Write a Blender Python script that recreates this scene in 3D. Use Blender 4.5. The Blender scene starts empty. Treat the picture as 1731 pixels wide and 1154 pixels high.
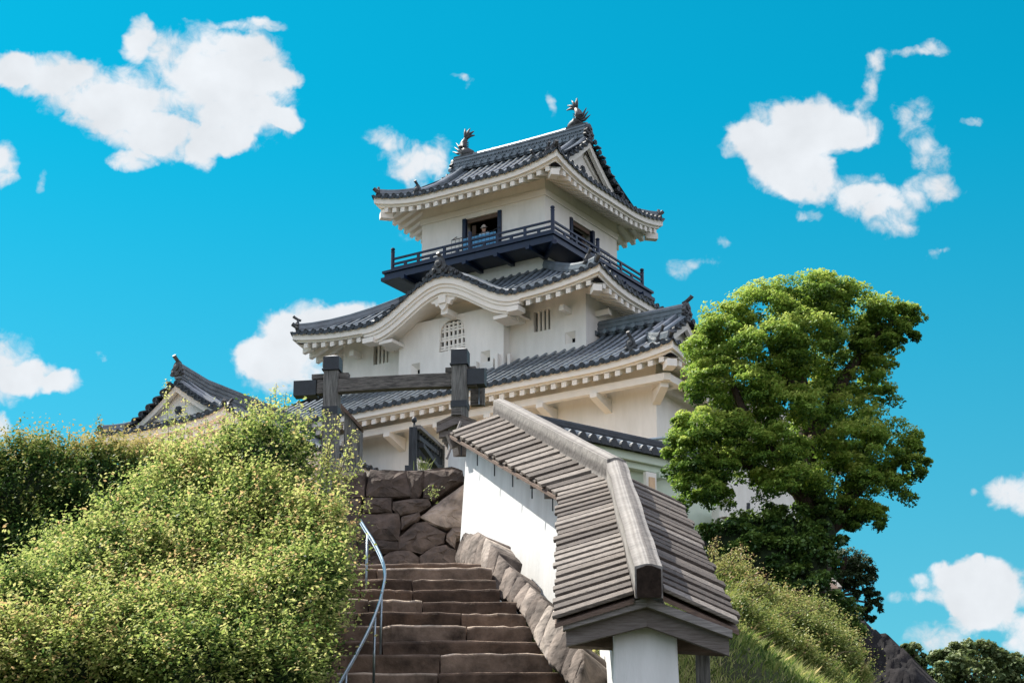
import bpy, math, random
import numpy as np
from mathutils import Vector as V, Matrix
R = math.radians
random.seed(7); rng = np.random.default_rng(7)
S = bpy.context.scene
COL = S.collection

# ---------------------------------------------------------------- camera, sky, sun, exposure
PITCH = R(19.15); FPX = 3600.0; CZ = 1.6
cam = bpy.data.cameras.new('camera'); cam.sensor_width = 36.0; cam.lens = 36.0*FPX/1731.0
cam.clip_start = 0.5; cam.clip_end = 6000
camo = bpy.data.objects.new('camera', cam); COL.objects.link(camo)
camo.location = (0, 0, CZ); camo.rotation_euler = (R(90)+PITCH, 0, 0)
S.camera = camo
S.view_settings.view_transform = 'Standard'; S.view_settings.look = 'None'
S.view_settings.exposure = 1.0; S.view_settings.gamma = 1.0
SUN_EL = R(52); SUN_H = V((-0.83, 0.56, 0)).normalized()
sun_dir = V((SUN_H.x*math.cos(SUN_EL), SUN_H.y*math.cos(SUN_EL), math.sin(SUN_EL)))
sl = bpy.data.lights.new('sun', 'SUN'); sl.energy = 4.8; sl.angle = R(0.5); sl.color = (1.0, 0.95, 0.86)
so = bpy.data.objects.new('sun', sl); COL.objects.link(so); so.location = (-60, 20, 90)
so.rotation_euler = (-sun_dir).to_track_quat('-Z', 'Y').to_euler()

CLOUDS = [  # direction of each puff on the sky (plane one unit ahead of the looking direction): u, v, ru, rv in 1/1000
 (70,118,75,34),(160,160,95,50),(225,205,95,50),(290,238,62,36),(345,268,26,26),(20,108,34,24),(235,62,26,34),(330,105,110,62),(400,150,100,72),(440,105,60,48),(420,215,75,42),(480,200,36,22),(215,275,40,18),(380,235,45,26),(405,45,40,10),(455,40,28,9),(500,130,30,14),
 (-10,275,34,40),(65,302,13,16),(8,630,52,66),(60,640,52,28),(110,648,32,20),(0,725,22,24),(168,612,13,13),
 (640,232,42,20,.66),(682,270,44,32,.7),(718,292,44,32,.72),(745,275,22,34,.6),(692,402,22,15),(787,136,10,20),(768,128,18,6),(930,170,8,26),
 (470,580,62,44),(540,555,75,44),(600,560,60,44),(500,620,75,42),(430,600,40,26),
 (1330,240,92,70),(1395,205,80,46),(1270,250,52,36),(1335,300,72,42),(1415,315,80,32,.8),(1460,215,48,30,.7),(1555,215,36,44,.62),(1575,275,40,40,.62),(1600,325,34,26,.62),(1505,375,38,26,.75),(1470,345,46,26,.8),(1545,335,44,28,.7),(1475,115,22,34,.55),(1505,100,38,18,.55),(1578,88,26,20,.62),(1545,97,26,10,.5),(1375,365,22,14,.55),(1470,160,22,24,.58),(1520,185,30,18,.5),
 (1150,455,32,22,.62),(1195,440,30,16,.6),(1228,412,14,16),(1575,430,14,14),(1600,425,14,10),(1640,215,22,8),
 (1640,990,78,42),(1690,1005,78,52),(1620,965,38,24,.8),(1590,1080,72,32,.8),(1530,1008,38,18,.6),(1715,835,44,34),(1730,1075,34,26),(1660,1040,50,26),(1650,828,9,9),(1548,978,18,10)]

def build_world():
    w = bpy.data.worlds.new('World'); S.world = w; w.use_nodes = True
    nt = w.node_tree; N = nt.nodes; L = nt.links; N.clear()
    out = N.new('ShaderNodeOutputWorld')
    sky = N.new('ShaderNodeTexSky'); sky.sky_type = 'NISHITA'; sky.sun_disc = False
    sky.sun_elevation = SUN_EL; sky.sun_rotation = math.atan2(SUN_H.x, SUN_H.y)
    sky.altitude = 50; sky.air_density = 1.0; sky.dust_density = 0.6; sky.ozone_density = 1.6
    def m(op, a, b=None, c=None, clamp=False):
        n = N.new('ShaderNodeMath'); n.operation = op; n.use_clamp = clamp
        for i, x in enumerate((a, b, c)):
            if x is None: continue
            if isinstance(x, (int, float)): n.inputs[i].default_value = x
            else: L.new(x, n.inputs[i])
        return n.outputs[0]
    def vm(op, a, b=None):
        n = N.new('ShaderNodeVectorMath'); n.operation = op
        for i, x in enumerate((a, b)):
            if x is None: continue
            if isinstance(x, (tuple, list)): n.inputs[i].default_value = x
            else: L.new(x, n.inputs[i])
        return n
    tint = N.new('ShaderNodeMix'); tint.data_type = 'RGBA'; tint.blend_type = 'MULTIPLY'
    tint.inputs[0].default_value = 1.0
    L.new(sky.outputs[0], tint.inputs[6]); 
    hz_ = N.new('ShaderNodeMapRange'); hz_.interpolation_type = 'SMOOTHSTEP'; sp_ = N.new('ShaderNodeSeparateXYZ'); tc0 = N.new('ShaderNodeTexCoord'); L.new(tc0.outputs['Generated'], sp_.inputs[0]); L.new(sp_.outputs[2], hz_.inputs[0])
    hz_.inputs[1].default_value = .10; hz_.inputs[2].default_value = .44; tm = N.new('ShaderNodeMix'); tm.data_type = 'RGBA'; L.new(hz_.outputs[0], tm.inputs[0]); tm.inputs[6].default_value = (.45, 1.20, 1.10, 1); tm.inputs[7].default_value = SKY_TINT; L.new(tm.outputs[2], tint.inputs[7])
    bg = N.new('ShaderNodeBackground'); L.new(tint.outputs[2], bg.inputs[0]); bg.inputs[1].default_value = SKY_STR
    tc = N.new('ShaderNodeTexCoord'); d = tc.outputs['Generated']
    c, s = math.cos(PITCH), math.sin(PITCH)
    fw = vm('DOT_PRODUCT', d, (0, c, s)).outputs['Value']
    up = vm('DOT_PRODUCT', d, (0, -s, c)).outputs['Value']
    rt = vm('DOT_PRODUCT', d, (1, 0, 0)).outputs['Value']
    fwc = m('MAXIMUM', fw, 0.05)
    u0 = m('DIVIDE', rt, fwc); v0 = m('DIVIDE', up, fwc)
    cmb = N.new('ShaderNodeCombineXYZ'); L.new(u0, cmb.inputs[0]); L.new(v0, cmb.inputs[1])
    def noise(scale, det, rough, off=0.0, dist=0.0):
        n = N.new('ShaderNodeTexNoise'); n.inputs['Scale'].default_value = scale; n.inputs['Detail'].default_value = det
        n.inputs['Roughness'].default_value = rough; n.inputs['Distortion'].default_value = dist
        a = vm('ADD', cmb.outputs[0], (off, off*1.7, off*0.3)); L.new(a.outputs[0], n.inputs['Vector'])
        return n.outputs['Fac']
    wx = m('MULTIPLY', m('SUBTRACT', noise(38, 4, .6, 3.1), .5), .020)
    wy = m('MULTIPLY', m('SUBTRACT', noise(38, 4, .6, 9.7), .5), .020)
    u = m('ADD', u0, wx); v = m('ADD', v0, wy)
    acc = None
    for (px, py, rx, ry, *k_) in CLOUDS:
        cu = (px-865.5)/FPX; cv = (577-py)/FPX; ru = rx/FPX; rv = ry/FPX
        a = m('MULTIPLY_ADD', u, 1/ru, -cu/ru); b = m('MULTIPLY_ADD', v, 1/rv, -cv/rv)
        q = m('MULTIPLY_ADD', a, a, m('MULTIPLY', b, b))
        wt = k_[0] if k_ else .55 if min(rx, ry) < 17 else 1.0
        f = m('MAXIMUM', m('MULTIPLY_ADD', q, -0.62*wt, wt), 0.0)
        acc = f if acc is None else m('ADD', acc, f)
    acc = m('MINIMUM', acc, 1.25)
    fine = noise(34, 3, .5, 1.3, .3); fin2 = noise(95, 8, .62, 4.4, .4)
    den = m('MULTIPLY_ADD', m('SUBTRACT', fin2, .5), 2.5, m('MULTIPLY_ADD', m('SUBTRACT', fine, .5), 1.5, m('MULTIPLY_ADD', acc, 1.75, -.52)))
    mr = N.new('ShaderNodeMapRange'); mr.interpolation_type = 'SMOOTHSTEP'
    L.new(den, mr.inputs[0]); mr.inputs[1].default_value = -0.02; mr.inputs[2].default_value = 1.35
    gate = m('GREATER_THAN', acc, 0.01)
    front = m('MULTIPLY', m('MULTIPLY', mr.outputs[0], gate), m('GREATER_THAN', fw, .3))
    # bright clouds added outside the view as fill light for shaded faces
    nn = N.new('ShaderNodeTexNoise'); nn.inputs['Scale'].default_value = 3.2; nn.inputs['Detail'].default_value = 7
    L.new(d, nn.inputs['Vector'])
    m2 = N.new('ShaderNodeMapRange'); m2.interpolation_type = 'SMOOTHSTEP'; L.new(nn.outputs['Fac'], m2.inputs[0])
    m2.inputs[1].default_value = .36; m2.inputs[2].default_value = .58
    rest = m('MULTIPLY', m2.outputs[0], m('LESS_THAN', fw, .90))
    cov = m('MULTIPLY', front, .97)
    shade = N.new('ShaderNodeMapRange'); L.new(noise(26, 5, .55, 5.5), shade.inputs[0])
    shade.inputs[1].default_value = .3; shade.inputs[2].default_value = .72; shade.inputs[3].default_value = .41; shade.inputs[4].default_value = .50
    cb = N.new('ShaderNodeBackground'); cb.inputs[0].default_value = (0.93, 0.96, 1.0, 1); L.new(shade.outputs[0], cb.inputs[1])
    mx = N.new('ShaderNodeMixShader'); L.new(cov, mx.inputs[0]); L.new(bg.outputs[0], mx.inputs[1]); L.new(cb.outputs[0], mx.inputs[2])
    rb = N.new('ShaderNodeBackground'); rb.inputs[0].default_value = (1.0, .98, 1.14, 1); rb.inputs[1].default_value = .78
    m5 = N.new('ShaderNodeMixShader'); L.new(rest, m5.inputs[0]); L.new(mx.outputs[0], m5.inputs[1]); L.new(rb.outputs[0], m5.inputs[2])
    L.new(m5.outputs[0], out.inputs[0])
SKY_TINT = (0.012, 1.28, 1.26, 1); SKY_STR = 0.056
build_world()

# ---------------------------------------------------------------- materials
def mat(name, color, rough=.7, spec=.35, var=.15, scale=3.0, bump=0.0, bscale=30.0, color2=None, stretch=None, metal=0.0, attr=None, trans=0.0, detail=6, wave=None):
    mt = bpy.data.materials.new(name); mt.use_nodes = True
    nt = mt.node_tree; N = nt.nodes; L = nt.links
    b = N['Principled BSDF']; b.inputs['Roughness'].default_value = rough; b.inputs['Specular IOR Level'].default_value = spec
    b.inputs['Metallic'].default_value = metal
    tc = N.new('ShaderNodeTexCoord'); vec = tc.outputs['Object']
    if stretch:
        mp = N.new('ShaderNodeMapping'); mp.inputs['Scale'].default_value = stretch; L.new(vec, mp.inputs[0]); vec = mp.outputs[0]
    n = N.new('ShaderNodeTexNoise'); n.inputs['Scale'].default_value = scale; n.inputs['Detail'].default_value = detail; n.inputs['Roughness'].default_value = .62
    L.new(vec, n.inputs['Vector'])
    c1 = color; c2 = color2 or tuple(x*(1-var*2) for x in color)
    mr = N.new('ShaderNodeMapRange'); L.new(n.outputs['Fac'], mr.inputs[0]); mr.inputs[1].default_value = .32; mr.inputs[2].default_value = .68
    mix = N.new('ShaderNodeMix'); mix.data_type = 'RGBA'
    L.new(mr.outputs[0], mix.inputs[0]); mix.inputs[6].default_value = (*c1, 1); mix.inputs[7].default_value = (*c2, 1)
    colr = mix.outputs[2]
    if attr:
        at_ = N.new('ShaderNodeAttribute'); at_.attribute_name = 'tint'
        rp = N.new('ShaderNodeValToRGB'); e = rp.color_ramp.elements
        e[0].position = attr[0][0]; e[0].color = (*attr[0][1], 1); e[1].position = attr[-1][0]; e[1].color = (*attr[-1][1], 1)
        for p, cc in attr[1:-1]:
            x = e.new(p); x.color = (*cc, 1)
        L.new(at_.outputs['Fac'], rp.inputs[0]); colr = rp.outputs[0]
        if not trans:
            m3 = N.new('ShaderNodeMix'); m3.data_type = 'RGBA'; m3.blend_type = 'MULTIPLY'; m3.inputs[0].default_value = 1.0
            m4 = N.new('ShaderNodeMapRange'); L.new(n.outputs['Fac'], m4.inputs[0]); m4.inputs[1].default_value = .3; m4.inputs[2].default_value = .7; m4.inputs[3].default_value = 1-var*1.6; m4.inputs[4].default_value = 1+var
            L.new(rp.outputs[0], m3.inputs[6]); L.new(m4.outputs[0], m3.inputs[7]); colr = m3.outputs[2]
    L.new(colr, b.inputs['Base Color'])
    if bump:
        bn = N.new('ShaderNodeTexNoise'); bn.inputs['Scale'].default_value = bscale; bn.inputs['Detail'].default_value = 8; L.new(vec, bn.inputs['Vector'])
        bp = N.new('ShaderNodeBump'); bp.inputs['Strength'].default_value = bump; bp.inputs['Distance'].default_value = .03
        L.new(bn.outputs['Fac'], bp.inputs['Height']); L.new(bp.outputs[0], b.inputs['Normal'])
    if trans:
        tr = N.new('ShaderNodeBsdfTranslucent'); L.new(colr, tr.inputs[0])
        g = N.new('ShaderNodeMixShader'); g.inputs[0].default_value = trans
        L.new(b.outputs[0], g.inputs[1]); L.new(tr.outputs[0], g.inputs[2]); L.new(g.outputs[0], N['Material Output'].inputs[0])
    return mt

M = {}
M['plaster'] = mat('white_plaster', (.81, .78, .72), .85, .15, .035, 1.1, .15, 22, color2=(.71, .68, .62), stretch=(2.2, 2.2, .6))
M['plaster_trim'] = mat('white_plaster_trim', (.80, .76, .69), .85, .15, .04, 1.5, .08, 25)
M['fence_plaster'] = mat('garden_wall_plaster', (.74, .74, .73), .85, .15, .03, 1.6, .2, 35, color2=(.60, .60, .585), stretch=(3, 3, .5))
M['green_plaster'] = mat('pale_green_plaster', (.60, .67, .55), .85, .15, .06, 1.2, .1, 22)
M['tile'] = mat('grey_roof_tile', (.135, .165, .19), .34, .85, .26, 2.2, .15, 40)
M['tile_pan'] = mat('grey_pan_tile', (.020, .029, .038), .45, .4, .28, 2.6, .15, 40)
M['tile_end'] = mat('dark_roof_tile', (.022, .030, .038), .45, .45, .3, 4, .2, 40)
M['ornament'] = mat('ridge_ornament_tile', (.075, .078, .082), .5, .45, .4, 5, .3, 50)
M['lacquer'] = mat('dark_blue_lacquered_wood', (.006, .017, .048), .40, .34, .2, 4)
M['iron'] = mat('black_iron', (.014, .02, .026), .5, .5, .3, 8, .1)
M['dark'] = mat('dark_interior', (.01, .010, .010), .9, .1, .2)
M['cloth'] = mat('pale_blue_sheet', (.10, .36, .62), .5, .4, .1, 3)
M['wood_grey'] = mat('weathered_grey_wood', (.30, .275, .255), .8, .25, .3, 5, .5, 12, color2=(.15, .135, .125), stretch=(1, 14, 14))
M['wood_ridge'] = mat('bleached_ridge_timber', (.34, .32, .30), .85, .2, .12, 6, .6, 14, attr=[(0, (.10, .088, .08)), (.4, (.185, .168, .152)), (1, (.28, .26, .238))])
M['wood_dark'] = mat('dark_brown_timber', (.17, .115, .085), .8, .25, .3, 4, .4, 12, color2=(.085, .06, .048), stretch=(2, 9, 9))
M['wood_fascia'] = mat('gable_board_wood', (.20, .175, .16), .8, .25, .3, 5, .4, 12, color2=(.11, .09, .08), stretch=(1.2, 8, 14))
M['wood_gate'] = mat('old_gate_timber', (.235, .225, .205), .8, .25, .3, 4.5, .7, 9, color2=(.055, .053, .05), stretch=(9, 9, .7))
M['wood_gate_h'] = mat('old_gate_crossbeam_timber', (.20, .18, .16), .8, .25, .3, 4.0, .7, 9, color2=(.045, .042, .04), stretch=(.6, 7, 9))
M['rail_wood'] = mat('blackened_railing_wood', (.05, .055, .06), .7, .3, .3, 4, .4, 14, stretch=(8, 8, 1))
M['steel'] = mat('handrail_steel', (.30, .36, .40), .28, .6, .1, 4, metal=.85)
M['stone'] = mat('rampart_stone', (.17, .13, .115), .85, .3, .45, 3.6, .9, 9, attr=[(0, (.040, .028, .021)), (.5, (.120, .085, .066)), (.85, (.225, .165, .128)), (1, (.50, .385, .305))])
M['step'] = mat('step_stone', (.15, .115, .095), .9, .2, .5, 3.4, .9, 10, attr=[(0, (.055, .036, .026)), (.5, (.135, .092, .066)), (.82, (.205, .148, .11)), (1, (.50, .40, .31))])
M['kerb'] = mat('kerb_stone', (.30, .24, .21), .88, .2, .45, 4.0, 1.0, 13, attr=[(0, (.085, .066, .055)), (.6, (.17, .137, .115)), (1, (.33, .28, .24))])
M['rock'] = mat('dark_rampart_rock', (.030, .026, .026), .95, .15, .35, 1.6, 1.0, 5, color2=(.010, .010, .011))
M['end_grain'] = mat('dark_end_grain', (.035, .024, .018), .9, .1, .4, 14)
M['gravel'] = mat('bounce_gravel', (.72, .50, .32), .95, .1, .1, 4)  # warm tone raised for light bounce; gun port recess shares it
M['soil'] = mat('slope_soil', (.05, .055, .025), .95, .1, .3, 1.5, .4, 6)
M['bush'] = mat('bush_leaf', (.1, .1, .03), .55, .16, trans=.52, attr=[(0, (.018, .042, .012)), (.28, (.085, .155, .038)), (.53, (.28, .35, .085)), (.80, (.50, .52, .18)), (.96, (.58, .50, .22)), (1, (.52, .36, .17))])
M['hedge'] = mat('hedge_leaf', (.1, .1, .03), .55, .16, trans=.34, attr=[(0, (.018, .045, .014)), (.5, (.055, .11, .026)), (.8, (.24, .27, .07)), (1, (.46, .38, .15))])
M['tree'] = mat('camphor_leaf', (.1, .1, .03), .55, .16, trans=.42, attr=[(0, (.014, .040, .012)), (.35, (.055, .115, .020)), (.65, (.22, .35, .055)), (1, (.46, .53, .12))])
M['ivy'] = mat('ivy_leaf', (.1, .1, .03), .45, .4, trans=.25, attr=[(0, (.012, .035, .010)), (.55, (.045, .105, .022)), (1, (.20, .30, .06))])
M['pine'] = mat('pine_leaf', (.1, .1, .03), .6, .3, trans=.2, attr=[(0, (.012, .028, .012)), (.6, (.035, .06, .022)), (1, (.09, .12, .045))])
M['fartree'] = mat('far_tree_leaf', (.1, .1, .03), .6, .3, trans=.25, attr=[(0, (.035, .07, .025)), (.55, (.11, .155, .055)), (1, (.26, .29, .11))])
M['grass'] = mat('slope_grass_blade', (.1, .1, .03), .6, .25, trans=.36, attr=[(0, (.06, .13, .024)), (.45, (.24, .31, .07)), (.75, (.50, .50, .18)), (1, (.62, .54, .28))])
M['weed'] = mat('weed_leaf', (.1, .1, .03), .55, .3, trans=.32, attr=[(0, (.06, .11, .025)), (.5, (.24, .29, .075)), (.85, (.46, .42, .16)), (1, (.36, .22, .13))])
M['bark'] = mat('tree_bark', (.085, .06, .045), .9, .2, .35, 5, .8, 9, stretch=(4, 4, 1))
M['twig'] = mat('bush_twig', (.10, .075, .05), .9, .1, .3, 6)
M['skin'] = mat('skin', (.50, .30, .22), .6, .3, .05)
M['shirt'] = mat('pale_shirt', (.45, .58, .68), .8, .2, .08)
M['hat'] = mat('pale_hat', (.55, .50, .46), .8, .2, .08)
M['hair'] = mat('dark_hair', (.02, .015, .012), .6, .3, .1)

# ---------------------------------------------------------------- helpers
def at(px, py, Y):
    """world point seen in direction (px,py) at forward distance Y"""
    u = (px-865.5)/FPX; v = (577-py)/FPX
    r = V((u, math.cos(PITCH)-v*math.sin(PITCH), math.sin(PITCH)+v*math.cos(PITCH)))
    return V((0, 0, CZ)) + r*(Y/r.y)
def elev_z(px, py, Y): return at(px, py, Y).z

def rootpos(o):
    p = V((0, 0, 0))
    while o is not None:
        p += o.location; o = o.parent
    return p
def empty(name, loc, label, cat, group=None, kind=None):
    o = bpy.data.objects.new(name, None); COL.objects.link(o); o.location = loc; o.empty_display_size = .3
    o['label'] = label; o['category'] = cat
    if group: o['group'] = group
    if kind: o['kind'] = kind
    return o
def tag(o, label, cat, group=None, kind=None):
    o['label'] = label
    if cat: o['category'] = cat
    if group: o['group'] = group
    if kind: o['kind'] = kind
    return o

class MB:
    def __init__(s): s.v = []; s.f = []; s.t = []; s.tint = 0.5
    def add(s, vs, fs):
        k = len(s.v); s.v.extend([tuple(p) for p in vs]); s.t.extend([s.tint]*len(vs))
        s.f.extend([tuple(k+i for i in f) for f in fs])
    def quad(s, a, b, c, d): s.add([a, b, c, d], [(0, 1, 2, 3)])
    def hexa(s, p):  # 8 points: bottom 0-3, top 4-7
        s.add(p, [(3, 2, 1, 0), (4, 5, 6, 7), (0, 1, 5, 4), (1, 2, 6, 5), (2, 3, 7, 6), (3, 0, 4, 7)])
    def box(s, c, ex, ey, ez, sx, sy, sz):
        c = V(c); ex = V(ex)*sx/2; ey = V(ey)*sy/2; ez = V(ez)*sz/2
        s.hexa([c-ex-ey-ez, c+ex-ey-ez, c+ex+ey-ez, c-ex+ey-ez, c-ex-ey+ez, c+ex-ey+ez, c+ex+ey+ez, c-ex+ey+ez])
    def beam(s, a, b, w, h, up=V((0, 0, 1))):
        a = V(a); b = V(b); d = (b-a).normalized(); x = d.cross(up)
        x = x.normalized() if x.length > 1e-5 else V((1, 0, 0)); z = x.cross(d)
        s.box((a+b)/2, d, x, z, (b-a).length, w, h)
    def tube(s, pts, r, n=8, cap=True, squash=1.0):
        pts = [V(p) for p in pts]; m = len(pts); rs = r if isinstance(r, (list, tuple)) else [r]*m
        vs = []; fs = []
        for i, p in enumerate(pts):
            d = (pts[min(i+1, m-1)]-pts[max(i-1, 0)]).normalized()
            x = d.cross(V((0, 0, 1)));  x = x.normalized() if x.length > 1e-4 else V((1, 0, 0)); y = x.cross(d).normalized()
            for k in range(n):
                a = 2*math.pi*k/n; vs.append(p + x*math.cos(a)*rs[i] + y*math.sin(a)*rs[i]*squash)
        for i in range(m-1):
            for k in range(n):
                fs.append((i*n+k, i*n+(k+1) % n, (i+1)*n+(k+1) % n, (i+1)*n+k))
        if cap: fs.append(tuple(range(n-1, -1, -1))); fs.append(tuple((m-1)*n+k for k in range(n)))
        s.add(vs, fs)
    def prism(s, poly, ext):
        n = len(poly); poly = [V(p) for p in poly]; ext = V(ext)
        s.add(poly+[p+ext for p in poly], [tuple(range(n)), tuple(range(2*n-1, n-1, -1))]+[(i, n+i, n+(i+1) % n, (i+1) % n) for i in range(n)])
    def sweep(s, sections, closed=True, cap=True):
        n = len(sections[0]); vs = [p for q in sections for p in q]; fs = []
        for i in range(len(sections)-1):
            for k in range(n if closed else n-1):
                fs.append((i*n+k, i*n+(k+1) % n, (i+1)*n+(k+1) % n, (i+1)*n+k))
        if cap and closed: fs.append(tuple(range(n-1, -1, -1))); fs.append(tuple((len(sections)-1)*n+k for k in range(n)))
        s.add(vs, fs)
    def build(s, name, material, parent=None, smooth=False, bevel=0.0, fix=True):
        me = bpy.data.meshes.new(name); base = rootpos(parent) if parent else V((0, 0, 0))
        if parent is None and s.v:
            a = np.array(s.v); base = V((float(a[:, 0].mean()), float(a[:, 1].mean()), float(a[:, 2].min())))
        me.from_pydata([(p[0]-base.x, p[1]-base.y, p[2]-base.z) for p in s.v], [], s.f)
        a = me.attributes.new('tint', 'FLOAT', 'POINT'); a.data.foreach_set('value', s.t)
        me.materials.append(material)
        if fix:
            import bmesh
            b = bmesh.new(); b.from_mesh(me); bmesh.ops.recalc_face_normals(b, faces=b.faces); b.to_mesh(me); b.free()
        if smooth: me.polygons.foreach_set('use_smooth', [True]*len(me.polygons))
        me.update()
        o = bpy.data.objects.new(name, me); COL.objects.link(o)
        if parent: o.parent = parent
        else: o.location = base
        if bevel:
            md = o.modifiers.new('bevel', 'BEVEL'); md.width = bevel; md.segments = 2; md.limit_method = 'ANGLE'
        return o

def flush(mb, name, material, parent, **k):
    o = mb.build(name, material, parent, **k); mb.v, mb.f, mb.t = [], [], []; return o

class Sink(MB):
    """collects shapes for one part at a time under a parent"""
    def __init__(s, name, material, parent): super().__init__(); s.name = name; s.material = material; s.parent = parent
    def done(s):
        if s.v: s.build(s.name, s.material, s.parent)
        s.v, s.f, s.t = [], [], []

def leaves(name, cen, nor, size, tint, material, parent=None, aspect=.5, jitter=.55, helio=.75):
    """one mesh of many small folded leaves; cen,nor: (n,3); size,tint: (n,)"""
    n = len(cen); base = np.array(rootpos(parent)) if parent else np.array([cen[:, 0].mean(), cen[:, 1].mean(), cen[:, 2].min()])
    nor = nor/(np.linalg.norm(nor, axis=1)[:, None]+1e-9)*.7 + np.array(sun_dir)*helio + rng.normal(0, jitter, (n, 3)); nor /= np.linalg.norm(nor, axis=1)[:, None]+1e-9
    t = rng.normal(0, 1, (n, 3)); t -= (t*nor).sum(1)[:, None]*nor; t /= np.linalg.norm(t, axis=1)[:, None]+1e-9
    b = np.cross(nor, t); s = size[:, None]
    P = np.empty((n, 4, 3))
    P[:, 0] = cen - t*s*.5; P[:, 1] = cen + b*s*aspect*.5 + nor*s*.10; P[:, 2] = cen + t*s*.5; P[:, 3] = cen - b*s*aspect*.5 + nor*s*.10
    P = P.reshape(-1, 3)-base
    me = bpy.data.meshes.new(name); me.vertices.add(4*n); me.vertices.foreach_set('co', P.astype(np.float32).ravel())
    me.loops.add(4*n); me.loops.foreach_set('vertex_index', np.arange(4*n, dtype=np.int32))
    me.polygons.add(n); me.polygons.foreach_set('loop_start', np.arange(0, 4*n, 4, dtype=np.int32)); me.polygons.foreach_set('loop_total', np.full(n, 4, dtype=np.int32))
    me.update(calc_edges=True)
    a = me.attributes.new('tint', 'FLOAT', 'POINT'); a.data.foreach_set('value', np.repeat(tint, 4).astype(np.float32))
    me.materials.append(material)
    o = bpy.data.objects.new(name, me); COL.objects.link(o)
    if parent: o.parent = parent
    else: o.location = base
    return o

# ---------------------------------------------------------------- ground
PROF = [(-400, 0), (6, 0), (15, 3.3), (18, 4.3), (21.2, 6.0), (24, 6.6), (30, 8.5), (45, 10.4), (60, 14.5), (66, 17.0), (96, 17.0), (130, 9), (200, 0), (6000, 0)]
XR = [(-400, 1.0), (16, 1.3), (30, 3.0), (45, 4.0), (60, 5.5), (66, 7), (96, 9), (6000, 9)]
def hz(x, y):
    z = np.interp(y, [p[0] for p in PROF], [p[1] for p in PROF]); xr = np.interp(y, [p[0] for p in XR], [p[1] for p in XR])
    dx = np.maximum(0, x-xr); dl = np.maximum(0, -24-x)
    return np.maximum(z - .66*dx - .95*np.maximum(0, dx-1.7) - .45*dl, np.minimum(z, 0))
def build_ground():
    xs = np.concatenate([[-3000, -800, -200, -90], np.arange(-60, -10, 4), np.arange(-10, 14, .8), np.arange(14, 60, 4), [70, 120, 300, 900, 3000]])
    ys = np.concatenate([[-3000, -300, -60, -10, 0], np.arange(6, 34, .8), np.arange(34, 100, 3), np.arange(100, 210, 10), [300, 800, 2500, 5500]])
    X, Y = np.meshgrid(xs, ys); Z = hz(X, Y)
    nz = rng.normal(0, .05, Z.shape); Z = Z + np.where((Y > 10) & (Y < 95), nz, 0)
    mb = MB(); nx = len(xs); mb.v = [tuple(p) for p in np.stack([X, Y, Z], -1).reshape(-1, 3)]; mb.t = [.5]*len(mb.v)
    mb.f = [(j*nx+i, j*nx+i+1, (j+1)*nx+i+1, (j+1)*nx+i) for j in range(len(ys)-1) for i in range(nx-1)]
    o = mb.build('ground', M['soil'], smooth=True)
    tag(o, 'earth of the castle hill and the flat land round it', 'ground', kind='structure')
build_ground()
def build_bounce_sheet():  # unseen gravel sheet, added to bounce warm light onto the eaves
    mb = MB(); xs = np.linspace(-34, 3, 30); ys = np.linspace(50, 69.5, 16)
    mb.v = [(float(x), float(y), float(hz(x, y))+.05) for y in ys for x in xs]; mb.t = [.5]*len(mb.v)
    mb.f = [(j*30+i, j*30+i+1, (j+1)*30+i+1, (j+1)*30+i) for j in range(15) for i in range(29)]
    tag(mb.build('bounce_sheet', M['gravel'], smooth=True), 'unseen sandy gravel sheet added below the keep to bounce warm light', 'bounce_sheet', kind='structure')
build_bounce_sheet()

# ---------------------------------------------------------------- castle frame
PHI = R(57.4)
EA = V((-math.sin(PHI), math.cos(PHI), 0)); EB = V((math.cos(PHI), math.sin(PHI), 0)); EZ = V((0, 0, 1))
OC = at(1111, 750, 70.0); OC = V((OC.x, OC.y, 0))
def W(a, b, z): return OC + EA*a + EB*b + EZ*z
def abof(p): q = V(p)-OC; return q.dot(EA), q.dot(EB)

class Frame:
    """a vertical face or eave line: origin (a,b), direction e along it, n pointing inwards, all in the castle plan"""
    def __init__(s, a, b, e, n): s.o = (a, b); s.e = e; s.n = n
    def p(s, u, d, z): return W(s.o[0]+s.e[0]*u+s.n[0]*d, s.o[1]+s.e[1]*u+s.n[1]*d, z)
    @property
    def ev(s): return EA*s.e[0]+EB*s.e[1]
    @property
    def nv(s): return EA*s.n[0]+EB*s.n[1]

def wall_panel(mb, fr, u0, u1, z0, z1, holes=(), depth=.22, back=None, topf=None):
    """flat wall at d=0 with rectangular holes (u0,u1,z0,z1) that get reveals and a back plate"""
    us = sorted({u0, u1, *[h[0] for h in holes], *[h[1] for h in holes]}); zs = sorted({z0, z1, *[h[2] for h in holes], *[h[3] for h in holes]})
    for i in range(len(us)-1):
        for j in range(len(zs)-1):
            um = (us[i]+us[i+1])/2; zm = (zs[j]+zs[j+1])/2
            if any(h[0] < um < h[1] and h[2] < zm < h[3] for h in holes): continue
            mb.quad(fr.p(us[i], 0, zs[j]), fr.p(us[i+1], 0, zs[j]), fr.p(us[i+1], 0, zs[j+1]), fr.p(us[i], 0, zs[j+1]))
    for h in holes:
        a, b, c, d = h[:4]
        for (p, q) in (((a, c), (b, c)), ((b, c), (b, d)), ((b, d), (a, d)), ((a, d), (a, c))):
            mb.quad(fr.p(p[0], 0, p[1]), fr.p(q[0], 0, q[1]), fr.p(q[0], depth, q[1]), fr.p(p[0], depth, p[1]))
        if back is not None: back.quad(fr.p(a, depth, c), fr.p(b, depth, c), fr.p(b, depth, d), fr.p(a, depth, d))

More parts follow.
